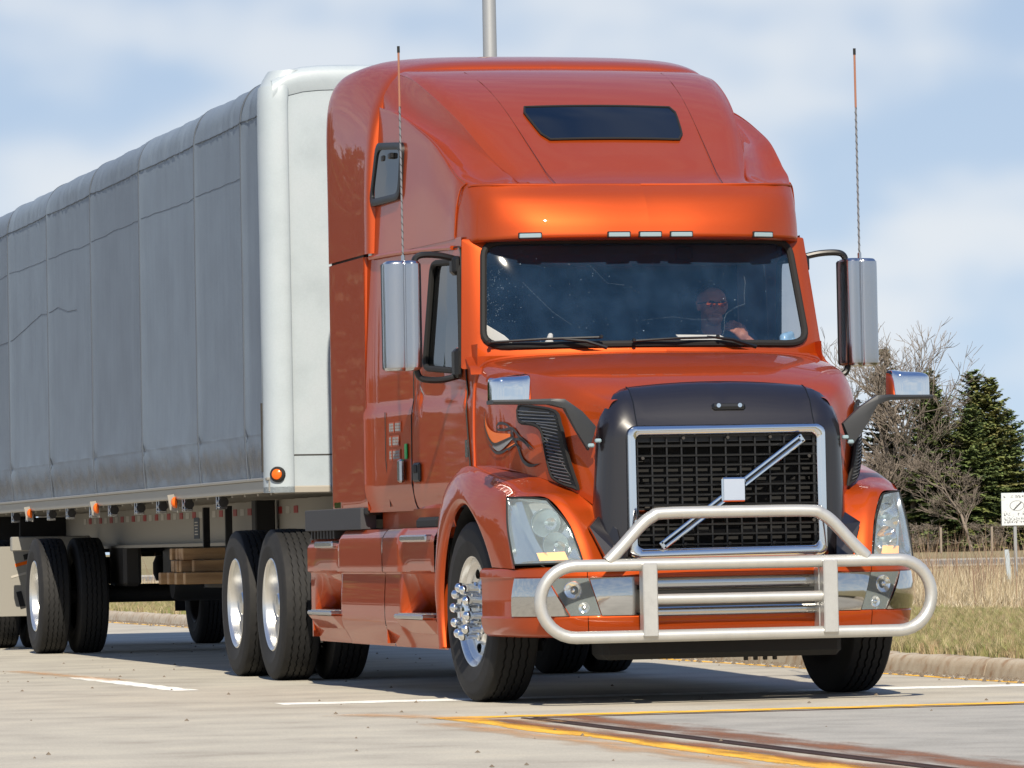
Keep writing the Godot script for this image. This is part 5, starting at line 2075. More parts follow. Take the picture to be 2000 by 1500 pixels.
	b.tube([hd + Vector3(-0.09, 0.015, 0.0), hd + Vector3(-0.066, 0.016, 0.09), hd + Vector3(0, 0.014, 0.106), hd + Vector3(0.066, 0.016, 0.09), hd + Vector3(0.09, 0.015, 0.0)], 0.0035, 5)
	part(sg, "frame", b, M.rubber)
	# things lying on the dashboard
	b = MB.new()
	b.prism([Vector3(-0.95, 1.968, -0.50), Vector3(-0.745, 1.968, -0.33), Vector3(-0.83, 2.07, -0.43), Vector3(-0.94, 2.155, -0.53)], Vector3(0.002, 0.003, -0.004))
	var pa := part(self, "paper_sheet", b, M.paper)
	tag(pa, "white paper sheet leaning in the windshield corner on the passenger side", "paper", "papers on the dashboard")
	b = MB.new()
	b.prism([Vector3(-0.93, 1.975, -0.44), Vector3(-0.73, 1.975, -0.29), Vector3(-0.71, 2.02, -0.33), Vector3(-0.90, 2.035, -0.46)], Vector3(0, 0.003, -0.002))
	pa = part(self, "paper_sheet", b, M.paper)
	tag(pa, "white paper lying flat below the leaning sheet on the dashboard", "paper", "papers on the dashboard")
	b = MB.new()
	b.prism([Vector3(0.20, 2.0, -0.26), Vector3(0.54, 2.0, -0.33), Vector3(0.46, 2.062, -0.46), Vector3(0.18, 2.064, -0.40)], Vector3(0, 0.004, 0))
	pa = part(self, "paper_sheet", b, M.paper)
	tag(pa, "white paper lying in front of the steering wheel under the wiper", "paper", "papers on the dashboard")
	b = MB.new()
	nets(b, [[Vector3(-0.66, 2.0, -0.34), Vector3(-0.58, 2.0, -0.31), 0.028, 0.03], [Vector3(-0.60, 2.01, -0.31), Vector3(-0.585, 2.065, -0.32), 0.022, 0.016], [Vector3(-0.58, 2.0, -0.31), Vector3(-0.50, 1.99, -0.28), 0.024, 0.016], [Vector3(-0.66, 1.995, -0.34), Vector3(-0.72, 1.99, -0.33), 0.02, 0.015]], 0.008, 0.012)
	pa = part(self, "work_glove", b, M.paper, 70.0)
	tag(pa, "crumpled pale work glove on the dashboard under the left wiper", "glove")
	b = MB.new()
	nets(b, [[Vector3(0.84, 2.0, -0.44), Vector3(0.91, 2.01, -0.49), 0.034, 0.036], [Vector3(0.85, 2.045, -0.46), Vector3(0.90, 2.065, -0.50), 0.03, 0.022]], 0.009, 0.02)
	pa = part(self, "snack_bag", b, M.snack, 30.0)
	tag(pa, "blue and white snack bag in the windshield corner by the driver", "snack bag")

# ---------------------------------------------------------------- trailer
const CURT := [[1.284, 1.345], [1.290, 1.40], [1.296, 1.52], [1.300, 1.625], [1.303, 1.65], [1.302, 1.70], [1.300, 2.1], [1.299, 2.6], [1.299, 3.1], [1.298, 3.55], [1.297, 3.72], [1.295, 3.80], [1.284, 3.88], [1.255, 3.95], [1.20, 4.01], [1.10, 4.05], [0.95, 4.075], [0.6, 4.09], [0.0, 4.10]]

const TARPZ := [-5.30, -5.96, -7.78, -10.21, -12.63, -15.06, -17.49, -19.92, -21.4]
var tarp_noise := FastNoiseLite.new()

func tarp_pt(s: float, p: Vector3, k: int, u: float, off := 0.0) -> Vector3:
	var ns := tarp_noise
	var z := lerpf(TARPZ[k] - 0.004, TARPZ[k + 1] + 0.004, u)
	var sag := sin(u * PI)
	var x: float = p.x
	var y: float = p.y
	var topk := smoothstep(3.80, 4.0, y)
	# the sheet hangs hollow between the bows and puckers over the top
	x -= 0.016 * pow(sag, 0.7) * smoothstep(1.5, 2.0, y) * (1.0 - topk)
	y -= topk * (0.010 * pow(sag, 0.6) * lerpf(1.3, 0.6, u))
	var wr := ns.get_noise_2d(z * 8.0 + k * 31.0, y * 0.8)
	var wide := ns.get_noise_2d(z * 1.3 + 90.0, y * 0.5 + k * 3.0)
	x += 0.020 * wr * smoothstep(3.62, 3.88, p.y) + 0.004 * wide
	y += 0.012 * wr * topk
	# loose skirt below the strap line
	if p.y < 1.66:
		x += 0.009 * ns.get_noise_2d(z * 1.6 + 7.0, p.y * 3.0) - 0.014 * smoothstep(1.6, 1.4, p.y)
		y += 0.012 * sag * smoothstep(1.5, 1.36, p.y) * ns.get_noise_2d(z * 0.8, 4.0)
	var tug := pow(absf(u * 2.0 - 1.0), 14.0)
	x += 0.012 * tug * (1.0 - topk) - 0.02 * tug * exp(-pow((p.y - 1.64) / 0.03, 2.0))
	return Vector3(s * (x + off), y, z)

func tarp_line(s: float, y_of: Callable, z0: float, z1: float, n: int, off: float) -> Array:
	var out := []
	for j in n:
		var z := lerpf(z0, z1, float(j) / (n - 1))
		var k := 0
		while k < TARPZ.size() - 2 and z < TARPZ[k + 1]:
			k += 1
		var u := clampf((z - TARPZ[k]) / (TARPZ[k + 1] - TARPZ[k]), 0.0, 1.0)
		var y: float = y_of.call(z)
		out.append(tarp_pt(s, Vector3(1.2985, y, 0), k, u, off))
	return out

func trailer() -> void:
	var t := thing("tarp_trailer", "long trailer with grey tarpaulin sides and a white front wall", "trailer")
	var zs := TARPZ
	var ns := tarp_noise
	ns.seed = 5
	ns.frequency = 1.0
	var half := []
	for q in CURT:
		half.append(Vector3(q[0], q[1], 0))
	half = cr(half, 3)
	for k in zs.size() - 1:
		var z0: float = zs[k]
		var z1: float = zs[k + 1]
		var n := maxi(8, int(absf(z1 - z0) / 0.06))
		for s in [-1.0, 1.0]:
			var rows := []
			for p in half:
				var r := []
				for j in n + 1:
					var u := float(j) / n
					r.append(tarp_pt(s, p, k, u))
				rows.append(r)
			var b := MB.new()
			b.grid(rows)
			part(t, "tarp_panel", b, M.tarps[(k * 2 + 1) % 3], 60.0)
		for s in [-1.0, 1.0]:
			var path := []
			for p in half:
				path.append(Vector3(s * (p.x + 0.012 * (1.0 - smoothstep(3.80, 4.0, p.y)) + 0.001), p.y + 0.001, z1))
			var b := MB.new()
			b.tube(path, 0.006, 5)
			part(t, "tarp_seam", b, M.tarpseam)
	# road dust caked along the foot of each panel
	for k in zs.size() - 1:
		var rows := []
		for y in [1.352, 1.38, 1.42, 1.47, 1.52, 1.57, 1.61]:
			var r := []
			for j in 25:
				r.append(tarp_pt(-1.0, Vector3(tab([1.345, 1.40, 1.52, 1.625], [1.284, 1.290, 1.296, 1.300], y), y, 0), k, j / 24.0, 0.004))
			rows.append(r)
		var b := MB.new()
		b.grid(rows)
		part(t, "dust_film", b, M.dust)
	for s in [-1.0, 1.0]:
		# horizontal seam under the shoulder and the strap line low down
		var b := MB.new()
		var path := tarp_line(s, func(z: float) -> float: return 3.775 + 0.004 * ns.get_noise_2d(z * 3.0, 9.0), -5.32, -21.38, 200, 0.0015)
		b.tube(path, 0.004, 5)
		part(t, "tarp_hem", b, M.tarpseam)
		if s < 0.0:
			b = MB.new()
			path = tarp_line(s, func(z: float) -> float: return 3.40 + 0.028 * ns.get_noise_2d(z * 0.5, 50.0) + 0.005 * ns.get_noise_2d(z * 4.0, 20.0), -6.0, -21.3, 200, 0.0005)
			b.tube(path, 0.0018, 4)
			part(t, "tarp_crease", b, M.tarpseam)
			b = MB.new()
			path = tarp_line(s, func(z: float) -> float: return tab([-21.0, -19.5, -18.5, -17.4, -16.3, -15.6, -15.1, -14.6, -14.1, -13.6], [2.77, 2.78, 2.80, 2.80, 2.90, 2.95, 2.93, 2.96, 2.90, 2.89], z), -13.6, -21.0, 90, 0.0005)
			b.tube(path, 0.0032, 4)
			part(t, "tarp_crease", b, M.tarpseam)
		# aluminium side rail
		b = MB.new()
		b.box(Vector3(s * 1.262, 1.297, -13.32), Vector3(0.07, 0.085, 16.2), 0.008)
		part(t, "side_rail", b, M.rail)
		b = MB.new()
		b.box(Vector3(s * 1.285, 1.345, -13.32), Vector3(0.05, 0.02, 16.2), 0.004)
		part(t, "rail_lip", b, M.rail)
		# main beam: web and flanges
		b = MB.new()
		b.box(Vector3(s * 0.50, 1.12, -13.95), Vector3(0.02, 0.40, 14.9))
		part(t, "main_beam", b, M.beam)
		b = MB.new()
		b.box(Vector3(s * 0.50, 0.925, -13.95), Vector3(0.15, 0.025, 14.9))
		part(t, "beam_flange", b, M.beam)
		# red and white reflective strips
		for k in 34:
			b = MB.new()
			b.box(Vector3(s * 0.512, 1.165, -8.3 - k * 0.305), Vector3(0.004, 0.052, 0.15))
			part(t, "reflective_strip", b, M.red if k % 2 == 0 else M.tapewhite)
	# cross members of the floor
	for k in 33:
		var b := MB.new()
		b.box(Vector3(0, 1.285, -5.5 - k * 0.48), Vector3(2.46, 0.09, 0.06))
		part(t, "cross_member", b, M.beam)
	var b := MB.new()
	b.box(Vector3(0, 1.338, -13.3), Vector3(2.5, 0.012, 16.1))
	part(t, "floor", b, M.dark)
	b = MB.new()
	b.box(Vector3(0, 2.70, -21.43), Vector3(2.56, 2.74, 0.05), 0.01)
	part(t, "rear_wall", b, M.white)
	b = MB.new()
	b.box(Vector3(-0.513, 1.06, -12.45), Vector3(0.005, 0.17, 0.24))
	part(t, "data_plate", b, M.tarpseam)
	for k in 5:
		b = MB.new()
		b.box(Vector3(-0.5165, 1.01 + k * 0.024, -12.45), Vector3(0.003, 0.010, 0.15 - 0.02 * (k % 3)))
		part(t, "plate_print", b, M.tapewhite)
	# ---- white front wall with rounded corner posts
	var fw := group_node(t, "front_wall")
	b = MB.new()
	b.box(Vector3(0, 2.66, -5.21), Vector3(2.30, 2.74, 0.04), 0.005)
	part(fw, "panel", b, M.white)
	b = MB.new()
	b.box(Vector3(0, 1.50, -5.1885), Vector3(2.28, 0.008, 0.004))
	part(fw, "panel_seam", b, M.steel)
	for s in [-1.0, 1.0]:
		b = MB.new()
		var rows := []
		for y in [1.29, 1.30, 2.0, 3.0, 3.84, 3.96, 4.03, 4.06]:
			var lean: float = clampf((y - 3.84) / 0.20, 0.0, 1.1)
			var r := []
			for q in [[1.13, -0.012], [1.135, 0.012], [1.16, 0.022], [1.20, 0.018], [1.25, 0.0], [1.285, -0.035], [1.306, -0.085], [1.312, -0.14], [1.306, -0.18], [1.29, -0.19]]:
				r.append(Vector3(s * (q[0] - 0.07 * lean * lean), y, -5.18 + q[1] - 0.03 * lean))
			rows.append(r)
		b.grid(surf(rows, 3, 2))
		part(fw, "corner_post", b, M.white, 50.0)
		b = MB.new()
		var bs := Basis(Vector3.UP, -PI / 2 + s * 0.55)
		b.lathe([Vector2(-0.01, 0.052), Vector2(0.012, 0.052), Vector2(0.018, 0.044), Vector2(0.018, 0.036)], 22, Vector3(s * 1.245, 1.372, -5.175), bs)
		part(fw, "lamp_ring", b, M.rubber)
		b = MB.new()
		b.lathe([Vector2(0.015, 0.037), Vector2(0.026, 0.033), Vector2(0.033, 0.02), Vector2(0.035, 0.001)], 22, Vector3(s * 1.245, 1.372, -5.175), bs)
		part(fw, "marker_lamp", b, M.amber)
		b = MB.new()
		b.box(Vector3(s * 1.315, 1.62, -5.335), Vector3(0.014, 0.46, 0.02), 0.003)
		part(fw, "curtain_bar", b, M.steel)
	b = MB.new()
	var rows := []
	for q in [[3.93, -5.184], [3.99, -5.170], [4.05, -5.172], [4.085, -5.20], [4.10, -5.25], [4.10, -5.32]]:
		var r := []
		for j in 25:
			var u := j / 12.0 - 1.0
			var rr := 1.0 - pow(absf(u), 16.0) * 0.07
			r.append(Vector3(u * 1.235, q[0] - 0.10 * pow(absf(u), 10.0), q[1]))
		rows.append(r)
	b.grid(rows)
	part(fw, "top_cap", b, M.white, 60.0)
	b = MB.new()
	b.box(Vector3(0, 1.27, -5.25), Vector3(2.5, 0.05, 0.14), 0.008)
	part(fw, "lower_beam", b, M.beam)
	# ---- winches and marker lamps under the rail
	for z in [-7.25, -8.65, -9.78, -10.8, -12.1, -13.08, -14.37, -15.47, -16.78, -17.7]:
		var w := group_node(t, "winch")
		b = MB.new()
		b.box(Vector3(-1.25, 1.225, z - 0.05), Vector3(0.06, 0.12, 0.012), 0.003)
		b.box(Vector3(-1.25, 1.225, z + 0.05), Vector3(0.06, 0.12, 0.012), 0.003)
		b.box(Vector3(-1.25, 1.18, z), Vector3(0.06, 0.012, 0.13), 0.003)
		part(w, "bracket", b, M.brushed)
		b = MB.new()
		b.tube([Vector3(-1.25, 1.215, z - 0.09), Vector3(-1.25, 1.215, z + 0.09)], 0.022, 8)
		part(w, "drum", b, M.brushed)
		b = MB.new()
		b.lathe([Vector2(-0.008, 0.001), Vector2(-0.008, 0.036), Vector2(0.008, 0.036), Vector2(0.008, 0.001)], 10, Vector3(-1.25, 1.215, z + 0.085), Basis(Vector3.UP, -PI / 2))
		part(w, "ratchet", b, M.steel)
	for z in [-8.86, -12.58, -16.37]:
		var w := group_node(t, "marker_lamp")
		b = MB.new()
		b.lathe([Vector2(-0.01, 0.001), Vector2(-0.01, 0.042), Vector2(0.008, 0.04), Vector2(0.022, 0.026), Vector2(0.027, 0.001)], 16, Vector3(-1.305, 1.235, z), Basis(Vector3.UP, PI * 0.86))
		part(w, "lens", b, M.amber)
		b = MB.new()
		b.prism([Vector3(-1.27, 1.30, z - 0.05), Vector3(-1.35, 1.29, z - 0.055), Vector3(-1.33, 1.18, z - 0.055), Vector3(-1.27, 1.16, z - 0.05)], Vector3(0, 0, -0.02))
		part(w, "bracket", b, M.rail)
	# ---- landing gear, axles, suspension, flaps
	for s in [-1.0, 1.0]:
		b = MB.new()
		b.box(Vector3(s * 0.62, 0.95, -9.0), Vector3(0.15, 0.60, 0.16), 0.01)
		part(t, "landing_leg", b, M.dark)
		b = MB.new()
		b.box(Vector3(s * 0.62, 0.63, -9.0), Vector3(0.22, 0.05, 0.22), 0.01)
		part(t, "landing_foot", b, M.dark)
		for z in [-16.41, -19.5]:
			dual(t, s, z, 1.15)
			b = MB.new()
			b.box(Vector3(s * 0.50, 0.76, z + 0.25), Vector3(0.16, 0.36, 0.8), 0.03)
			part(t, "suspension_hanger", b, M.steel)
		b = MB.new()
		b.box(Vector3(s * 1.10, 0.63, -18.15), Vector3(0.50, 0.64, 0.012), 0.004)
		part(t, "mud_flap", b, M.flap)
		for q in [[0.0, 0.80, 0.20, 0.03, M.amber], [0.02, 0.70, 0.24, 0.02, M.tapewhite], [-0.03, 0.86, 0.10, 0.05, M.rubber], [0.05, 0.46, 0.05, 0.16, M.rubber]]:
			b = MB.new()
			b.box(Vector3(s * (1.10 + q[0]), q[1], -18.142), Vector3(q[2], q[3], 0.004), 0.0, Basis(Vector3.BACK, 0.25))
			part(t, "flap_print", b, q[4])
	b = MB.new()
	b.box(Vector3(-0.95, 0.97, -17.6), Vector3(0.72, 0.13, 0.10), 0.01)
	part(t, "flap_bracket", b, M.rail)
	for z in [-16.41, -19.5]:
		b = MB.new()
		b.tube([Vector3(-1.0, 0.507, z), Vector3(1.0, 0.507, z)], 0.07, 12)
		part(t, "axle", b, M.dark)
		for s in [-1.0, 1.0]:
			b = MB.new()
			b.lathe([Vector2(-0.12, 0.01), Vector2(-0.12, 0.11), Vector2(-0.05, 0.14), Vector2(0.05, 0.14), Vector2(0.12, 0.11), Vector2(0.12, 0.01)], 18, Vector3(s * 0.50, 0.72, z - 0.35), Basis(Vector3.BACK, PI / 2))
			part(t, "air_spring", b, M.rubber)
	b = MB.new()
	b.lathe([Vector2(-0.35, 0.01), Vector2(-0.35, 0.15), Vector2(-0.30, 0.17), Vector2(0.30, 0.17), Vector2(0.35, 0.15), Vector2(0.35, 0.01)], 20, Vector3(0.1, 0.62, -15.2))
	part(t, "air_tank", b, M.dark)
	for s in [-1.0, 1.0]:
		b = MB.new()
		b.box(Vector3(s * 1.0, 0.78, -20.45), Vector3(0.66, 0.96, 0.012), 0.003)
		part(t, "rear_mud_flap", b, M.rubber)
	b = MB.new()
	b.box(Vector3(0.2, 0.78, -13.2), Vector3(0.9, 0.34, 1.5), 0.03)
	part(t, "storage_box", b, M.dark)
	b = MB.new()
	b.box(Vector3(0.0, 1.05, -19.6), Vector3(1.9, 0.34, 0.05), 0.01)
	part(t, "rear_cross_beam", b, M.dark)
	# rack under the frame that carries the lumber
	for x in [-0.75, 0.75]:
		b = MB.new()
		b.box(Vector3(x, 0.61, -10.2), Vector3(0.05, 0.03, 1.0))
		b.box(Vector3(x, 0.90, -10.68), Vector3(0.05, 0.62, 0.04))
		b.box(Vector3(x, 0.90, -9.72), Vector3(0.05, 0.62, 0.04))
		part(t, "dunnage_rack", b, M.dark)
	# lumber: beams lying across the rack
	var lr := RandomNumberGenerator.new()
	lr.seed = 9
	var where := ["on the bottom layer of the rack", "in the second layer of the rack", "on top of the stack in the rack"]
	for lay in 3:
		for k in 6 - lay:
			b = MB.new()
			var l := 2.12 + lr.randf() * 0.16
			b.box(Vector3(0.03 + (lr.randf() - 0.5) * 0.1, 0.626 + 0.045 + lay * 0.092, -10.55 + k * 0.14 + lay * 0.05), Vector3(l, 0.088, 0.095), 0.005)
			var o := part(self, "lumber_beam", b, M.wood)
			tag(o, "rough wooden beam under the trailer " + where[lay], "lumber", "lumber under the trailer, layer %s" % ["one", "two", "three"][lay])

# ---------------------------------------------------------------- ground
func sheet(x0: float, x1: float, z0: float, z1: float, y: float) -> MB:
	var b := MB.new()
	b.grid([[Vector3(x0, y, z0), Vector3(x1, y, z0)], [Vector3(x0, y, z1), Vector3(x1, y, z1)]])
	return b

func worn(c: Color, keep: float, sd: int, freq := 0.012, soft := false) -> StandardMaterial3D:
	# paint or stain with ragged gaps, as a texture over the sheet's own UV
	var n := FastNoiseLite.new()
	n.seed = sd
	n.frequency = freq
	n.fractal_octaves = 5
	var fine := FastNoiseLite.new()
	fine.seed = sd + 1
	fine.frequency = 0.25
	var w := 1024
	var h := 128
	var im := Image.create(w, h, false, Image.FORMAT_RGBA8)
	for y in h:
		for x in w:
			var v := (y + 0.5) / h
			var edge := minf(v, 1.0 - v) * 2.0
			var q := n.get_noise_2d(x, y * 2.0) * 0.9 + fine.get_noise_2d(x, y) * 0.35
			var a := 0.0
			if soft:
				a = clampf(edge * 1.2 + q * 0.75 - 0.32, 0.0, 1.0) * keep
			else:
				a = 1.0 if edge * 2.2 + q * 1.6 + keep * 1.6 > 1.15 else 0.0
			var g := 1.0 + 0.10 * fine.get_noise_2d(x * 0.7 + 50.0, y * 0.7) + 0.10 * n.get_noise_2d(x * 1.7, y + 300.0)
			im.set_pixel(x, y, Color(clampf(c.r * g, 0, 1), clampf(c.g * g, 0, 1), clampf(c.b * g, 0, 1), a))
	var m := mat(Color(1, 1, 1), 0.8)
	m.albedo_texture = tex(im)
	m.transparency = BaseMaterial3D.TRANSPARENCY_ALPHA
	return m

func strip(p0: Vector2, p1: Vector2, w: float, y: float, n := 1) -> MB:
	# painted strip on the ground from p0 to p1 (x, z)
	var b := MB.new()
	var d := (p1 - p0).normalized()
	var s := Vector2(-d.y, d.x) * w * 0.5
	var rows := [[], []]
	for k in n + 1:
		var p := p0.lerp(p1, float(k) / n)
		rows[0].append(Vector3(p.x + s.x, y, p.y + s.y))
		rows[1].append(Vector3(p.x - s.x, y, p.y - s.y))
	b.grid(rows)
	return b

func ground() -> void:
	M.field = triplanar(mat(Color(1, 1, 1), 0.95), 0.1)
	M.field.albedo_texture = tex(noise_image(1024, 0.012, 5, [Color(0.40, 0.37, 0.24), Color(0.50, 0.46, 0.32), Color(0.58, 0.53, 0.40)], 0.25, 41))
	M.soil = triplanar(mat(Color(1, 1, 1), 0.95), 0.4)
	M.soil.albedo_texture = tex(noise_image(1024, 0.02, 5, [Color(0.36, 0.34, 0.20), Color(0.47, 0.43, 0.28), Color(0.56, 0.50, 0.36)], 0.3, 42))
	M.concrete = triplanar(mat(Color(1, 1, 1), 0.85), 1.0 / 9.0)
	M.concrete.albedo_texture = tex(noise_image(2048, 0.0045, 6, [Color(0.57, 0.545, 0.495), Color(0.63, 0.61, 0.56), Color(0.665, 0.645, 0.59), Color(0.69, 0.665, 0.60)], 0.17, 43))
	M.plate = triplanar(mat(Color(1, 1, 1), 0.8), 1.0 / 5.0)
	M.plate.albedo_texture = tex(noise_image(1024, 0.008, 6, [Color(0.53, 0.52, 0.49), Color(0.59, 0.58, 0.55), Color(0.63, 0.615, 0.58)], 0.16, 44))
	M.kerb = triplanar(mat(Color(1, 1, 1), 0.9), 0.5)
	M.kerb.albedo_texture = tex(noise_image(1024, 0.012, 6, [Color(0.50, 0.38, 0.27), Color(0.62, 0.57, 0.50), Color(0.67, 0.635, 0.57), Color(0.70, 0.67, 0.61)], 0.2, 45))
	M.grit = mat(Color(0.40, 0.36, 0.31), 0.95)
	M.dust = worn(Color(0.54, 0.50, 0.43), 0.38, 66, 0.008, true)
	M.rust = mat(Color(0.20, 0.13, 0.10), 0.85, 0.2)
	M.asphalt = triplanar(mat(Color(1, 1, 1), 0.9), 0.1)
	M.asphalt.albedo_texture = tex(noise_image(512, 0.02, 4, [Color(0.40, 0.39, 0.37), Color(0.47, 0.455, 0.43)], 0.15, 46))
	setting("terrain", sheet(-1500, 1500, -2200, 400, -0.06), M.field)
	setting("concrete_pavement", sheet(-70, 2.585, -420, 60, 0.0), M.concrete)
	var b := MB.new()
	# grass verge rising gently behind the kerb
	var rows := []
	for x in [2.76, 3.2, 4.2, 6.0, 9.0, 14.0, 24.0, 60.0]:
		var r := []
		for k in 25:
			var z := lerpf(30, -215, k / 24.0)
			r.append(Vector3(x, tab([2.76, 4.2, 9.0, 24.0, 60.0], [0.115, 0.13, 0.12, 0.06, 0.03], x), z))
		rows.append(r)
	b.grid(rows)
	setting("verge", b, M.soil)
	b = MB.new()
	rows = []
	for x in [60.0, 90.0, 200.0, 900.0]:
		var r := []
		for z in [30.0, -100.0, -215.0, -300.0, -900.0]:
			r.append(Vector3(x, 0.03, z))
		rows.append(r)
	b.grid(rows)
	setting("field", b, M.field)
	b = MB.new()
	b.grid([[Vector3(2.8, 0.03, -215), Vector3(60, 0.03, -215)], [Vector3(2.8, 0.03, -900), Vector3(60, 0.03, -900)]])
	setting("far_field", b, M.field)
	# kerb with a rolled face, in cast lengths
	var kp := [[2.575, -0.02], [2.58, 0.0], [2.592, 0.05], [2.605, 0.085], [2.63, 0.108], [2.67, 0.116], [2.74, 0.118], [2.77, 0.112], [2.775, 0.0]]
	var kerb := Node3D.new()
	kerb.name = "kerb"
	kerb.set_meta("kind", "structure")
	add_child(kerb)
	for k in 34:
		var z0 := 4.0 - k * 3.05
		b = MB.new()
		rows = []
		for j in 13:
			var z := z0 - 3.04 * j / 12.0
			var r := []
			for q in kp:
				var wob := 0.006 * sin(z * 3.1 + q[0] * 9.0) * sin(z * 7.7 + 1.0)
				r.append(Vector3(q[0] + wob * 0.5, q[1] + wob * (1.0 if q[1] > 0.02 else 0.0), z))
			rows.append(r)
		b.grid(rows)
		b.away(rows[0].duplicate(), Vector3(2.68, 0.05, z0 - 1.5))
		b.away(rows[12].duplicate(), Vector3(2.68, 0.05, z0 - 1.5))
		part(kerb, "kerb_stone", b, M.kerb, 50.0)
	# loose grit along the kerb
	scatter("gutter_grit", gravel_mesh(), M.grit, 2600, 51, func(r: RandomNumberGenerator) -> Transform3D:
		var z := r.randf_range(-45.0, 3.0)
		var x := 2.575 - absf(r.randfn(0.0, 0.14))
		return Transform3D(Basis(Vector3.UP, r.randf() * TAU).scaled(Vector3.ONE * r.randf_range(0.4, 1.6)), Vector3(x, 0.003, z)), "small stones and grit along the gutter", "grit")
	# ---- weighing platform let into the pavement: plate, steel edges, painted lines
	setting("scale_deck", sheet(-1.50, 2.3, 2.86, 26.0, 0.0015), M.plate)
	b = MB.new()
	for x in [-1.55, -1.485]:
		b.box(Vector3(x, 0.001, 14.4), Vector3(0.024, 0.010, 23.2), 0.003)
	setting("scale_edge", b, M.rust)
	setting("scale_gap", sheet(-1.535, -1.50, 2.8, 26.0, 0.003), M.rust)
	b = MB.new()
	b.box(Vector3(0.4, 0.0, 2.80), Vector3(3.8, 0.008, 0.022), 0.002)
	setting("scale_end_edge", b, M.rust)
	M.yellow = worn(Color(0.88, 0.67, 0.18), 0.26, 61)
	M.yellow2 = worn(Color(0.88, 0.67, 0.18), 0.32, 62)
	M.paintwhite = worn(Color(0.88, 0.88, 0.85), 0.62, 63)
	M.rustwash = worn(Color(0.50, 0.32, 0.20), 0.85, 64, 0.012, true)
	M.orangedust = worn(Color(0.76, 0.58, 0.38), 0.55, 65, 0.012, true)
	setting("yellow_line", strip(Vector2(-1.82, 2.62), Vector2(-1.80, 26.0), 0.24, 0.0016), M.yellow)
	setting("yellow_line", strip(Vector2(-1.94, 2.50), Vector2(2.4, 2.56), 0.34, 0.0032), M.yellow2)
	setting("white_line", strip(Vector2(-2.16, -0.50), Vector2(2.45, -0.36), 0.42, 0.0016), M.paintwhite)
	setting("white_line", strip(Vector2(-2.22, -7.7), Vector2(-2.14, -3.7), 0.19, 0.0016), M.paintwhite)
	setting("yellow_line", strip(Vector2(2.38, -0.2), Vector2(2.33, -40.0), 0.12, 0.0016), M.yellow2)
	setting("rust_stain", strip(Vector2(-1.30, 2.7), Vector2(-1.28, 16.0), 0.55, 0.0032, 6), M.rustwash)
	setting("rust_stain", strip(Vector2(-1.72, 2.9), Vector2(-1.72, 14.0), 0.34, 0.0046, 6), M.rustwash)
	setting("paint_dust", strip(Vector2(-2.2, 1.6), Vector2(-1.5, 3.5), 0.5, 0.0046), M.orangedust)
	setting("paint_dust", strip(Vector2(-2.35, -10.0), Vector2(-2.1, -6.5), 0.35, 0.0030), M.orangedust)
	setting("paint_dust", strip(Vector2(-2.05, 3.2), Vector2(-2.0, 13.0), 0.42, 0.0031, 4), M.orangedust)
	scatter("road_pebbles", gravel_mesh(), M.grit, 200, 53, func(r: RandomNumberGenerator) -> Transform3D:
		return Transform3D(Basis(Vector3.UP, r.randf() * TAU).scaled(Vector3.ONE * r.randf_range(0.3, 1.1)), Vector3(r.randf_range(-6.0, 2.4), 0.002, r.randf_range(-20.0, 9.0))), "small stones lying about on the concrete", "grit")
	# cross road far behind the verge
	b = sheet(-200, 260, -116, -96, 0.16)
	setting("far_road", b, M.asphalt)
	setting("road_shoulder", sheet(-200, 260, -95.9, -88, 0.155), M.concrete)
	setting("road_shoulder", sheet(-200, 260, -128, -116.1, 0.155), M.concrete)

func gravel_mesh() -> ArrayMesh:
	var b := MB.new()
	b.away([Vector3(0, 0.012, 0), Vector3(0.014, 0, 0.004), Vector3(0.0, 0, 0.014)], Vector3.ZERO)
	b.away([Vector3(0, 0.012, 0), Vector3(0.0, 0, 0.014), Vector3(-0.013, 0, -0.003)], Vector3.ZERO)
	b.away([Vector3(0, 0.012, 0), Vector3(-0.013, 0, -0.003), Vector3(0.004, 0, -0.012)], Vector3.ZERO)
	b.away([Vector3(0, 0.012, 0), Vector3(0.004, 0, -0.012), Vector3(0.014, 0, 0.004)], Vector3.ZERO)
	return b.mesh(10.0)

func scatter(called: String, m: Mesh, mt: Material, n: int, sd: int, place: Callable, label: String, category: String, tint: Array = []) -> void:
	var r := RandomNumberGenerator.new()
	r.seed = sd
	var mm := MultiMesh.new()
	mm.transform_format = MultiMesh.TRANSFORM_3D
	mm.use_colors = not tint.is_empty()
	mm.mesh = m
	mm.instance_count = n
	for i in n:
		mm.set_instance_transform(i, place.call(r))
		if not tint.is_empty():
			var c: Color = tint[r.randi() % tint.size()]
			var g := r.randf_range(0.75, 1.25)
			mm.set_instance_color(i, Color(c.r * g, c.g * g, c.b * g))
	var o := MultiMeshInstance3D.new()
	o.name = numbered(called)
	o.multimesh = mm
	o.material_override = mt
	add_child(o)
	o.set_meta("kind", "stuff")
	tag(o, label, category)

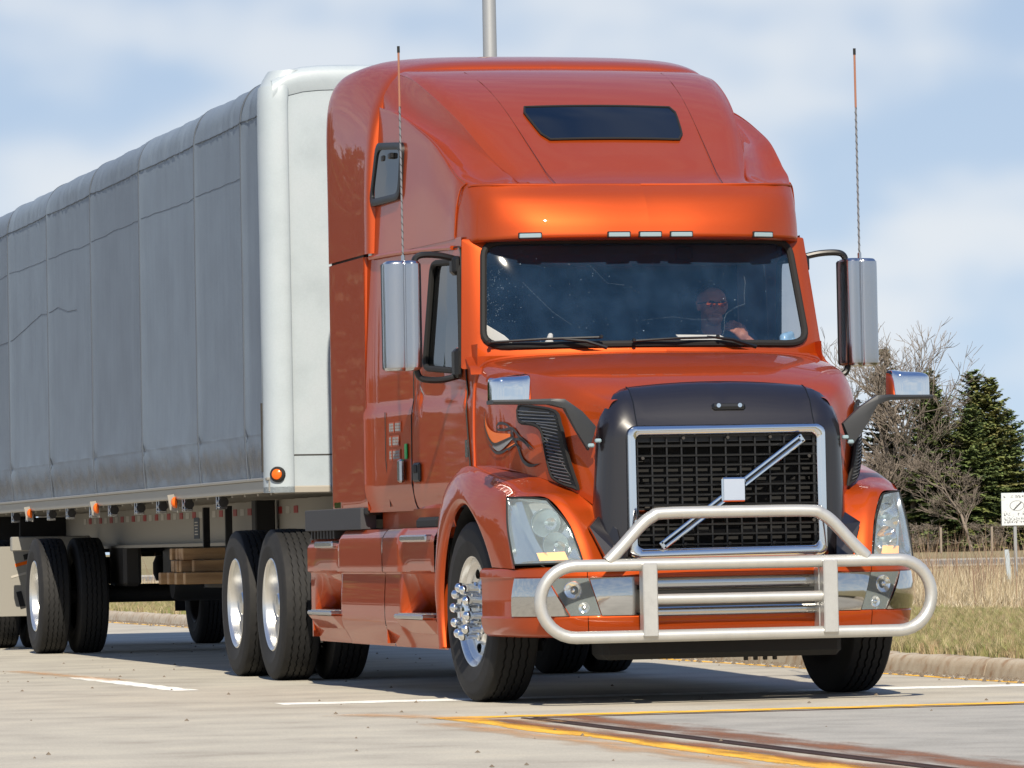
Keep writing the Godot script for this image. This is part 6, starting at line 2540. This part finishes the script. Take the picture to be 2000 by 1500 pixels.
# blades or stalks bent over a little, as thin two-sided strips
func tuft(n: int, h: float, spread: float, w: float, bend: float, sd: int) -> ArrayMesh:
	var r := RandomNumberGenerator.new()
	r.seed = sd
	var v := PackedVector3Array()
	var nn := PackedVector3Array()
	for i in n:
		var a := r.randf() * TAU
		var o := Vector3(cos(a), 0, sin(a)) * spread * sqrt(r.randf())
		var d := Vector3(cos(a + r.randfn(0, 0.9)), 0, sin(a + r.randfn(0, 0.9)))
		var hh := h * r.randf_range(0.55, 1.15)
		var s := d.cross(Vector3.UP).normalized() * w
		var p1 := o + Vector3.UP * hh * 0.55 + d * bend * hh * 0.25
		var p2 := o + Vector3.UP * hh + d * bend * hh
		var nm := (p1 + s * 0.7 - (o - s)).cross(s * 2.0).normalized()
		for q in [o - s, o + s, p1 + s * 0.7, o - s, p1 + s * 0.7, p1 - s * 0.7, p1 - s * 0.7, p1 + s * 0.7, p2]:
			v.append(q)
			nn.append(nm)
	var arr := []
	arr.resize(Mesh.ARRAY_MAX)
	arr[Mesh.ARRAY_VERTEX] = v
	arr[Mesh.ARRAY_NORMAL] = nn
	var m := ArrayMesh.new()
	m.add_surface_from_arrays(Mesh.PRIMITIVE_TRIANGLES, arr)
	return m

func leafy(c := Color(1, 1, 1)) -> StandardMaterial3D:
	var m := mat(c, 0.8)
	m.vertex_color_use_as_albedo = true
	m.backlight_enabled = true
	m.backlight = Color(0.35, 0.35, 0.25)
	return m

# ---------------------------------------------------------------- trees
func soup(v: PackedVector3Array, n: PackedVector3Array, c: PackedColorArray) -> ArrayMesh:
	var arr := []
	arr.resize(Mesh.ARRAY_MAX)
	arr[Mesh.ARRAY_VERTEX] = v
	arr[Mesh.ARRAY_NORMAL] = n
	arr[Mesh.ARRAY_COLOR] = c
	var m := ArrayMesh.new()
	m.add_surface_from_arrays(Mesh.PRIMITIVE_TRIANGLES, arr)
	return m

func conifer(h: float, rad: float, sd: int, tone: Array, thin: float) -> Array:
	# trunk mesh and crown mesh, base at the origin
	var r := RandomNumberGenerator.new()
	r.seed = sd
	var tb := MB.new()
	var path := []
	var rr := []
	for k in 9:
		var u := k / 8.0
		path.append(Vector3(sin(u * 3.0 + sd) * 0.06 * h * 0.1, u * h, cos(u * 2.3 + sd) * 0.05 * h * 0.1))
		rr.append(lerpf(0.16 * h / 10.0, 0.015, u))
	tb.tube(path, rr, 7)
	var v := PackedVector3Array()
	var n := PackedVector3Array()
	var c := PackedColorArray()
	var y := 0.05 * h
	while y < h * 0.985:
		var u := y / h
		var reach := rad * pow(1.0 - u, 0.75) * (0.45 + 0.65 * minf(1.0, u * 6.0)) + 0.10
		var nb := int(lerpf(13.0, 6.0, u))
		for k in nb:
			if r.randf() < thin * (1.0 - u * 0.5):
				continue
			var a := TAU * (k + r.randf() * 0.8) / nb
			var ln := reach * r.randf_range(0.55, 1.15)
			var d := Vector3(cos(a), 0, sin(a))
			var o := Vector3(0, y + r.randf_range(-0.1, 0.1), 0)
			var lift := lerpf(-0.30, 0.45, u) + r.randf_range(-0.12, 0.12)
			var steps := int(4 + ln * 9.0)
			var col: Color = tone[r.randi() % tone.size()]
			for i in steps:
				var f := (i + 0.6) / steps
				var p := o + d * ln * f + Vector3.UP * (lift * ln * f - 0.28 * ln * f * f * (1.0 - u) + 0.12 * ln * pow(f, 4.0))
				var sd2 := d.cross(Vector3.UP)
				var w := (0.16 + 0.34 * ln * (1.0 - f) * 0.5) * r.randf_range(0.7, 1.2)
				for m in [-1.0, 1.0]:
					var q: Vector3 = (sd2 * m + d * r.randf_range(0.2, 0.9) + Vector3.UP * r.randf_range(-0.45, 0.15)).normalized()
					var e: Vector3 = p + q * w
					var side := q.cross(Vector3(r.randfn(0, 0.5), 1, r.randfn(0, 0.5))).normalized() * (0.075 + 0.06 * r.randf())
					if q.cross(side).y > 0.0:
						side = -side
					var nm := (e + side - p + side * 0.6).cross(side).normalized()
					var g := r.randf_range(0.7, 1.3)
					for pt in [p - side * 0.6, p + side * 0.6, e + side, p - side * 0.6, e + side, e - side * 0.4]:
						v.append(pt)
						n.append(nm)
						c.append(Color(col.r * g, col.g * g, col.b * g))
		y += lerpf(0.30, 0.20, u) * h / 10.0 * r.randf_range(0.8, 1.2)
	return [tb.mesh(60.0), soup(v, n, c)]

func bare_tree(h: float, sd: int, spread: float, depth: int, col: Color) -> Array:
	var r := RandomNumberGenerator.new()
	r.seed = sd
	var tb := MB.new()
	var bb := MB.new()
	var todo := [[Vector3.ZERO, Vector3(r.randfn(0, 0.05), 1, r.randfn(0, 0.05)).normalized(), h * 0.30, h * 0.016, 0]]
	while not todo.is_empty():
		var q: Array = todo.pop_back()
		var p: Vector3 = q[0]
		var d: Vector3 = q[1]
		var path := [p]
		var rr := [q[3]]
		for k in 3:
			d = (d + Vector3(r.randfn(0, 0.12), r.randfn(0.04, 0.08), r.randfn(0, 0.12))).normalized()
			p += d * q[2] / 3.0
			path.append(p)
			rr.append(q[3] * (1.0 - 0.13 * (k + 1)))
		(tb if q[4] == 0 else bb).tube(path, rr, 6 if q[4] < 2 else 3, false, false)
		if q[4] < depth:
			var nk := 4 if q[4] < 2 else 3
			for k in nk:
				var ax := Vector3(r.randfn(), r.randfn() * 0.4, r.randfn()).normalized()
				var nd := (d + ax * spread * r.randf_range(0.5, 1.1)).normalized()
				if nd.y < -0.1:
					nd.y = absf(nd.y)
				var st: Vector3 = path[3] if k == 0 else path[1 + r.randi() % 3]
				todo.append([st, nd, q[2] * r.randf_range(0.55, 0.85), maxf(q[3] * r.randf_range(0.45, 0.65), 0.012), q[4] + 1])
	return [tb.mesh(60.0), bb.mesh(60.0)]

func plant_tree(called: String, label: String, category: String, meshes: Array, bark: Material, leaf: Material, at: Vector3, turn: float, group := "") -> Node3D:
	var t := thing(called, label, category, group, at, turn)
	inst(t, "trunk", meshes[0], bark)
	inst(t, "crown", meshes[1], leaf)
	return t

func surroundings() -> void:
	var bark := mat(Color(0.36, 0.31, 0.26), 0.95)
	var grey := mat(Color(0.50, 0.46, 0.42), 0.95)
	var brush := mat(Color(0.43, 0.395, 0.36), 0.95)
	var leaf := leafy()
	var dk := [Color(0.068, 0.100, 0.030), Color(0.090, 0.128, 0.038), Color(0.105, 0.140, 0.042)]
	var ol := [Color(0.130, 0.150, 0.042), Color(0.100, 0.130, 0.038), Color(0.150, 0.148, 0.048)]
	var yl := [Color(0.16, 0.14, 0.035), Color(0.12, 0.12, 0.03), Color(0.19, 0.155, 0.045)]
	var hz := 0.03
	var gr := "trees beyond the field"
	var c1 := conifer(10.2, 3.6, 101, dk + ol, 0.12)
	plant_tree("spruce_tree", "spruce with the taller of the twin pointed tops near the right edge", "tree", c1, bark, leaf, Vector3(83.65, hz, -238.6), 0.3, gr)
	var c2 := conifer(9.7, 3.2, 102, ol, 0.22)
	plant_tree("spruce_tree", "sparser spruce just right of the tallest one, its top slightly lower", "tree", c2, bark, leaf, Vector3(84.3, hz, -237.6), 1.0, gr)
	var c3 := conifer(10.3, 3.4, 103, dk, 0.10)
	plant_tree("spruce_tree", "dark narrow spruce behind the right hood mirror of the truck", "tree", c3, bark, leaf, Vector3(81.7, hz, -240.5), 2.0, gr)
	var c4 := conifer(11.6, 2.8, 104, [Color(0.085, 0.090, 0.040), Color(0.10, 0.085, 0.045), Color(0.06, 0.075, 0.035)], 0.2)
	plant_tree("pine_tree", "brownish ragged pine rising inside the bare branches by the right mirror", "tree", c4, bark, leaf, Vector3(79.2, hz, -241.0), 0.6, gr)
	var c5 := conifer(7.6, 3.5, 105, dk + ol, 0.1)
	plant_tree("spruce_tree", "low broad spruce filling the gap between the dark and the tallest spruces", "tree", c5, bark, leaf, Vector3(82.3, hz, -236.0), 0.9, gr)
	var c6 := conifer(8.0, 3.4, 106, dk, 0.15)
	plant_tree("spruce_tree", "spruce at the right edge of the picture, cut by the frame", "tree", c6, bark, leaf, Vector3(86.1, hz, -240.0), 0.4, gr)
	var c7 := conifer(6.3, 2.0, 107, yl, 0.05)
	plant_tree("larch_tree", "yellow-green young tree at the right edge above the white sign", "tree", c7, bark, leaf, Vector3(86.0, hz, -231.0), 0.0, gr)
	var b1 := bare_tree(11.6, 111, 0.75, 6, Color.WHITE)
	plant_tree("bare_tree", "leafless tree with a fine round crown behind the right mirrors", "tree", b1, grey, brush, Vector3(79.6, hz, -237.0), 0.0, gr).scale = Vector3(1.25, 1.42, 1.25)
	var b2 := bare_tree(7.6, 112, 0.9, 6, Color.WHITE)
	plant_tree("bare_tree", "leafless grey tree nearest the truck's right fender", "tree", b2, grey, brush, Vector3(77.4, hz, -236.0), 0.7, gr).scale = Vector3(1.2, 1.3, 1.2)
	var b3 := bare_tree(7.0, 113, 0.9, 6, Color.WHITE)
	plant_tree("bare_tree", "leafless leaning tree with a pale trunk in front of the dark spruce", "tree", b3, grey, brush, Vector3(80.8, hz, -231.0), 1.2, gr)
	plant_tree("bare_tree", "low leafless tree half hidden by the truck's grille surround", "tree", b3, grey, brush, Vector3(75.6, hz, -237.0), 2.6, gr)
	plant_tree("spruce_tree", "young spruce at the foot of the leaning bare tree", "tree", c5, bark, leaf, Vector3(80.0, hz, -243.0), 1.9, gr).scale = Vector3(1.0, 0.85, 1.0)
	plant_tree("spruce_tree", "dark young spruce between the twin tops and the frame edge", "tree", c6, bark, leaf, Vector3(85.3, hz, -242.0), 2.2, gr).scale = Vector3(1.0, 0.9, 1.0)
	plant_tree("spruce_tree", "small spruce behind the grey brush by the right fender", "tree", c5, bark, leaf, Vector3(77.6, hz, -244.0), 0.2, gr).scale = Vector3(0.9, 0.7, 0.9)
	plant_tree("bare_tree", "leafless tree just left of the dark narrow spruce, its twigs over the fender mirror", "tree", b2, grey, brush, Vector3(78.2, hz, -241.0), 2.9, gr).scale = Vector3(1.1, 1.1, 1.1)
	plant_tree("spruce_tree", "tall spruce directly behind the right hood mirror housing", "tree", c3, bark, leaf, Vector3(80.4, hz, -236.5), 0.9, gr).scale = Vector3(1.05, 0.93, 1.05)
	plant_tree("spruce_tree", "broad spruce left of the twin tops, touching both neighbours", "tree", c1, bark, leaf, Vector3(82.1, hz, -234.5), 2.4, gr).scale = Vector3(0.8, 0.80, 0.8)
	plant_tree("bare_tree", "leafless tree whose crown fans out above the right hood mirror", "tree", b1, grey, brush, Vector3(78.4, hz, -239.5), 2.2, gr).scale = Vector3(1.3, 1.3, 1.3)
	# wooded hill on the skyline
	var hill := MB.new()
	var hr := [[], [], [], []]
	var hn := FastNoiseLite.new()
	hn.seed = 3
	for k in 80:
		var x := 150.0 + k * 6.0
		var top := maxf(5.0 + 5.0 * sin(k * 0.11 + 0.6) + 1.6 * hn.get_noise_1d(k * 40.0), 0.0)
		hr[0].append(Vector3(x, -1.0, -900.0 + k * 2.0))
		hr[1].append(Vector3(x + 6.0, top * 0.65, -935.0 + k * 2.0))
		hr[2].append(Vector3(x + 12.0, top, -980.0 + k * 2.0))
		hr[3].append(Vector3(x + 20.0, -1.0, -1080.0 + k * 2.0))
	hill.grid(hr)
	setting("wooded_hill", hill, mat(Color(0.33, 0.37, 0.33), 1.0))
	# thicket at the foot of the trees
	var sh := bare_tree(3.2, 121, 1.3, 5, Color.WHITE)
	var names := ["below the truck's right hood mirror", "under the leaning bare tree", "between the leaning tree and the spruces", "at the foot of the tallest spruce", "behind the white sign"]
	for k in 5:
		plant_tree("bare_shrub", "twiggy leafless shrub " + names[k], "shrub", sh, brush, brush, Vector3(76.6 + k * 2.1, hz, -229.0 - (k % 2) * 3.0), k * 1.3, "shrubs at the foot of the trees").scale = Vector3(1.0, 0.65, 1.0)
	# fence posts at the edge of the field
	var post := MB.new()
	post.box(Vector3(0, 0.65, 0), Vector3(0.11, 1.3, 0.11), 0.015)
	var pm := post.mesh()
	for k in 3:
		var o := inst(self, "fence_post", pm, grey)
		o.position = Vector3(72.3 + k * 2.7, 0.03, -211.0)
		tag(o, ["pale wooden post at the field edge nearest the truck", "pale wooden post at the field edge, middle one", "pale wooden post at the field edge near the white sign"][k], "post", "posts along the field edge")
	# ---- grass and dry weeds
	var gm := leafy()
	var tf := tuft(7, 0.075, 0.05, 0.0035, 0.55, 131)
	scatter("mown_grass", tf, gm, 150000, 132, func(r: RandomNumberGenerator) -> Transform3D:
		var z := 2.5 - 62.0 * pow(r.randf(), 1.35)
		var x := r.randf_range(2.74, 8.2)
		return Transform3D(Basis(Vector3.UP, r.randf() * TAU).scaled(Vector3.ONE * r.randf_range(0.6, 1.35)), Vector3(x, tab([2.76, 4.2, 9.0], [0.112, 0.128, 0.118], x), z)), "short half-dry mown grass on the verge behind the kerb", "grass", [Color(0.20, 0.20, 0.075), Color(0.25, 0.225, 0.105), Color(0.30, 0.26, 0.14), Color(0.15, 0.17, 0.055), Color(0.34, 0.28, 0.17), Color(0.28, 0.21, 0.12)])
	var wd := tuft(9, 0.29, 0.16, 0.0045, 0.5, 141)
	scatter("dry_weeds", wd, gm, 21000, 142, func(r: RandomNumberGenerator) -> Transform3D:
		var x := 7.7 + 26.0 * pow(r.randf(), 1.3)
		var z := r.randf_range(-78.0, -4.0)
		var e := clampf((x - 7.7) / 2.0, 0.25, 1.0)
		return Transform3D(Basis(Vector3.UP, r.randf() * TAU).scaled(Vector3(1, e * r.randf_range(0.6, 1.2), 1)), Vector3(x, tab([7.0, 9.0, 24.0, 60.0], [0.12, 0.115, 0.055, 0.03], x), z)), "tall dry straw-coloured weeds beyond the mown verge", "weeds", [Color(0.34, 0.28, 0.18), Color(0.42, 0.35, 0.24), Color(0.26, 0.20, 0.12), Color(0.48, 0.42, 0.31)])
	var sk := tuft(3, 1.1, 0.14, 0.0045, 0.3, 151)
	scatter("tall_stalks", sk, gm, 2200, 152, func(r: RandomNumberGenerator) -> Transform3D:
		var x := r.randf_range(9.0, 30.0)
		return Transform3D(Basis(Vector3.UP, r.randf() * TAU).scaled(Vector3(1, r.randf_range(0.5, 1.0), 1)), Vector3(x, 0.05, r.randf_range(-75.0, -15.0))), "sparse tall dead stalks standing out of the weeds", "weeds", [Color(0.20, 0.13, 0.09), Color(0.28, 0.21, 0.14)])
	# ---- wood on the other side of the road, which the paint of the cab mirrors
	var side_trees := [[-22.0, -118.0, c3], [-25.0, -124.0, c1], [-28.5, -119.0, c4], [-31.0, -126.0, c1], [-34.0, -121.0, c3], [-37.5, -124.0, c5], [-20.0, -126.0, c1], [-23.5, -130.0, c3], [-27.0, -132.0, c1], [-30.0, -131.0, c3], [-33.0, -132.0, c1], [-36.0, -130.0, c3], [-41.0, -119.0, b2], [-46.0, -123.0, c5], [-51.0, -118.0, b3], [-56.0, -122.0, c7], [-62.0, -117.0, b2]]
	for k in 30:
		side_trees.append([-37.0 - k * 1.9, -117.0 - (k * 7 % 5) * 3.0, [c5, c6, c2, b2][k * 3 % 4]])
	for k in side_trees.size():
		var q: Array = side_trees[k]
		var bt: bool = q[2] == b2 or q[2] == b3
		plant_tree("roadside_tree", "tree of the wood on the far side of the road, mirrored in the cab's paint", "tree", q[2], grey if bt else bark, brush if bt else leaf, Vector3(q[0], -0.06, q[1]), k * 0.7, "wood on the far side of the road").scale = Vector3.ONE * (1.9 if q[0] > -36.5 else 1.12)
	# ---- white sign on a post
	var sg := thing("road_sign", "white sign with black print on a grey post among the dry weeds", "sign", "", Vector3(17.75, 0.05, -44.6), deg_to_rad(-14.0))
	var b := MB.new()
	b.box(Vector3(0, 0.72, 0), Vector3(0.05, 1.44, 0.05), 0.006)
	part(sg, "post", b, mat(Color(0.55, 0.56, 0.57), 0.5, 0.4))
	b = MB.new()
	b.box(Vector3(0.03, 1.22, 0.035), Vector3(0.47, 0.50, 0.012), 0.003)
	part(sg, "plate", b, M.white)
	b = MB.new()
	b.grid([[Vector3(-0.20, 1.465, 0.0435), Vector3(0.26, 1.465, 0.0435)], [Vector3(-0.20, 0.975, 0.0435), Vector3(0.26, 0.975, 0.0435)]])
	part(sg, "print", b, sign_print())
	b = MB.new()
	b.box(Vector3(-0.12, 0.30, 0.05), Vector3(0.07, 0.62, 0.03), 0.004, Basis(Vector3.BACK, 0.06))
	part(sg, "white_stake", b, M.white)
	# ---- tall light pole behind the cab
	var lp := thing("light_pole", "tall pale grey light pole rising behind the roof of the cab", "light pole", "", Vector3(10.6, 0.06, -48.4))
	b = MB.new()
	b.tube([Vector3(0, 0, 0), Vector3(0, 14.0, 0)], [0.14, 0.09], 20)
	part(lp, "shaft", b, mat(Color(0.62, 0.63, 0.64), 0.45, 0.5))
	b = MB.new()
	b.box(Vector3(0, 0.02, 0), Vector3(0.45, 0.06, 0.45), 0.01)
	part(lp, "base_plate", b, M.steel)
	b = MB.new()
	b.tube(cr([Vector3(0, 13.9, 0), Vector3(0.2, 14.3, 0), Vector3(0.9, 14.5, 0), Vector3(1.5, 14.5, 0)], 5), 0.045, 10)
	part(lp, "arm", b, M.rail)
	b = MB.new()
	b.box(Vector3(1.8, 14.48, 0), Vector3(0.75, 0.12, 0.3), 0.04)
	part(lp, "lamp_head", b, M.rail)

func sign_print() -> StandardMaterial3D:
	# weathered black print: two lines of small characters, a diagonal mark in the middle, blotched lines below
	var w := 184
	var h := 196
	var im := Image.create(w, h, false, Image.FORMAT_RGB8)
	im.fill(Color(0.74, 0.76, 0.77))
	var r := RandomNumberGenerator.new()
	r.seed = 171
	var ink := Color(0.12, 0.12, 0.13)
	for line in [[14, 12, 9], [120, 16, 8], [146, 20, 7], [170, 10, 9]]:
		var x := 12
		while x < w - 20:
			var cw := 8 + r.randi() % 6
			if r.randf() < 0.78:
				for k in 5:
					im.fill_rect(Rect2i(x + r.randi() % cw, line[0] + r.randi() % int(line[1]), 2 + r.randi() % 4, 2 + r.randi() % 5), ink)
			x += cw + 3
	for k in 46:
		im.fill_rect(Rect2i(70 + k, 100 - k, 6, 5), ink)
	for k in 60:
		var a := k * 0.105
		im.fill_rect(Rect2i(int(92 + cos(a) * 42), int(76 + sin(a) * 30), 3, 3), ink)
	for k in 90:
		im.fill_rect(Rect2i(r.randi() % w, 40 + r.randi() % 140, 1 + r.randi() % 4, 1 + r.randi() % 4), ink.lerp(Color(0.6, 0.6, 0.6), r.randf()))
	var m := mat(Color(1, 1, 1), 0.6)
	m.albedo_texture = tex(im)
	return m
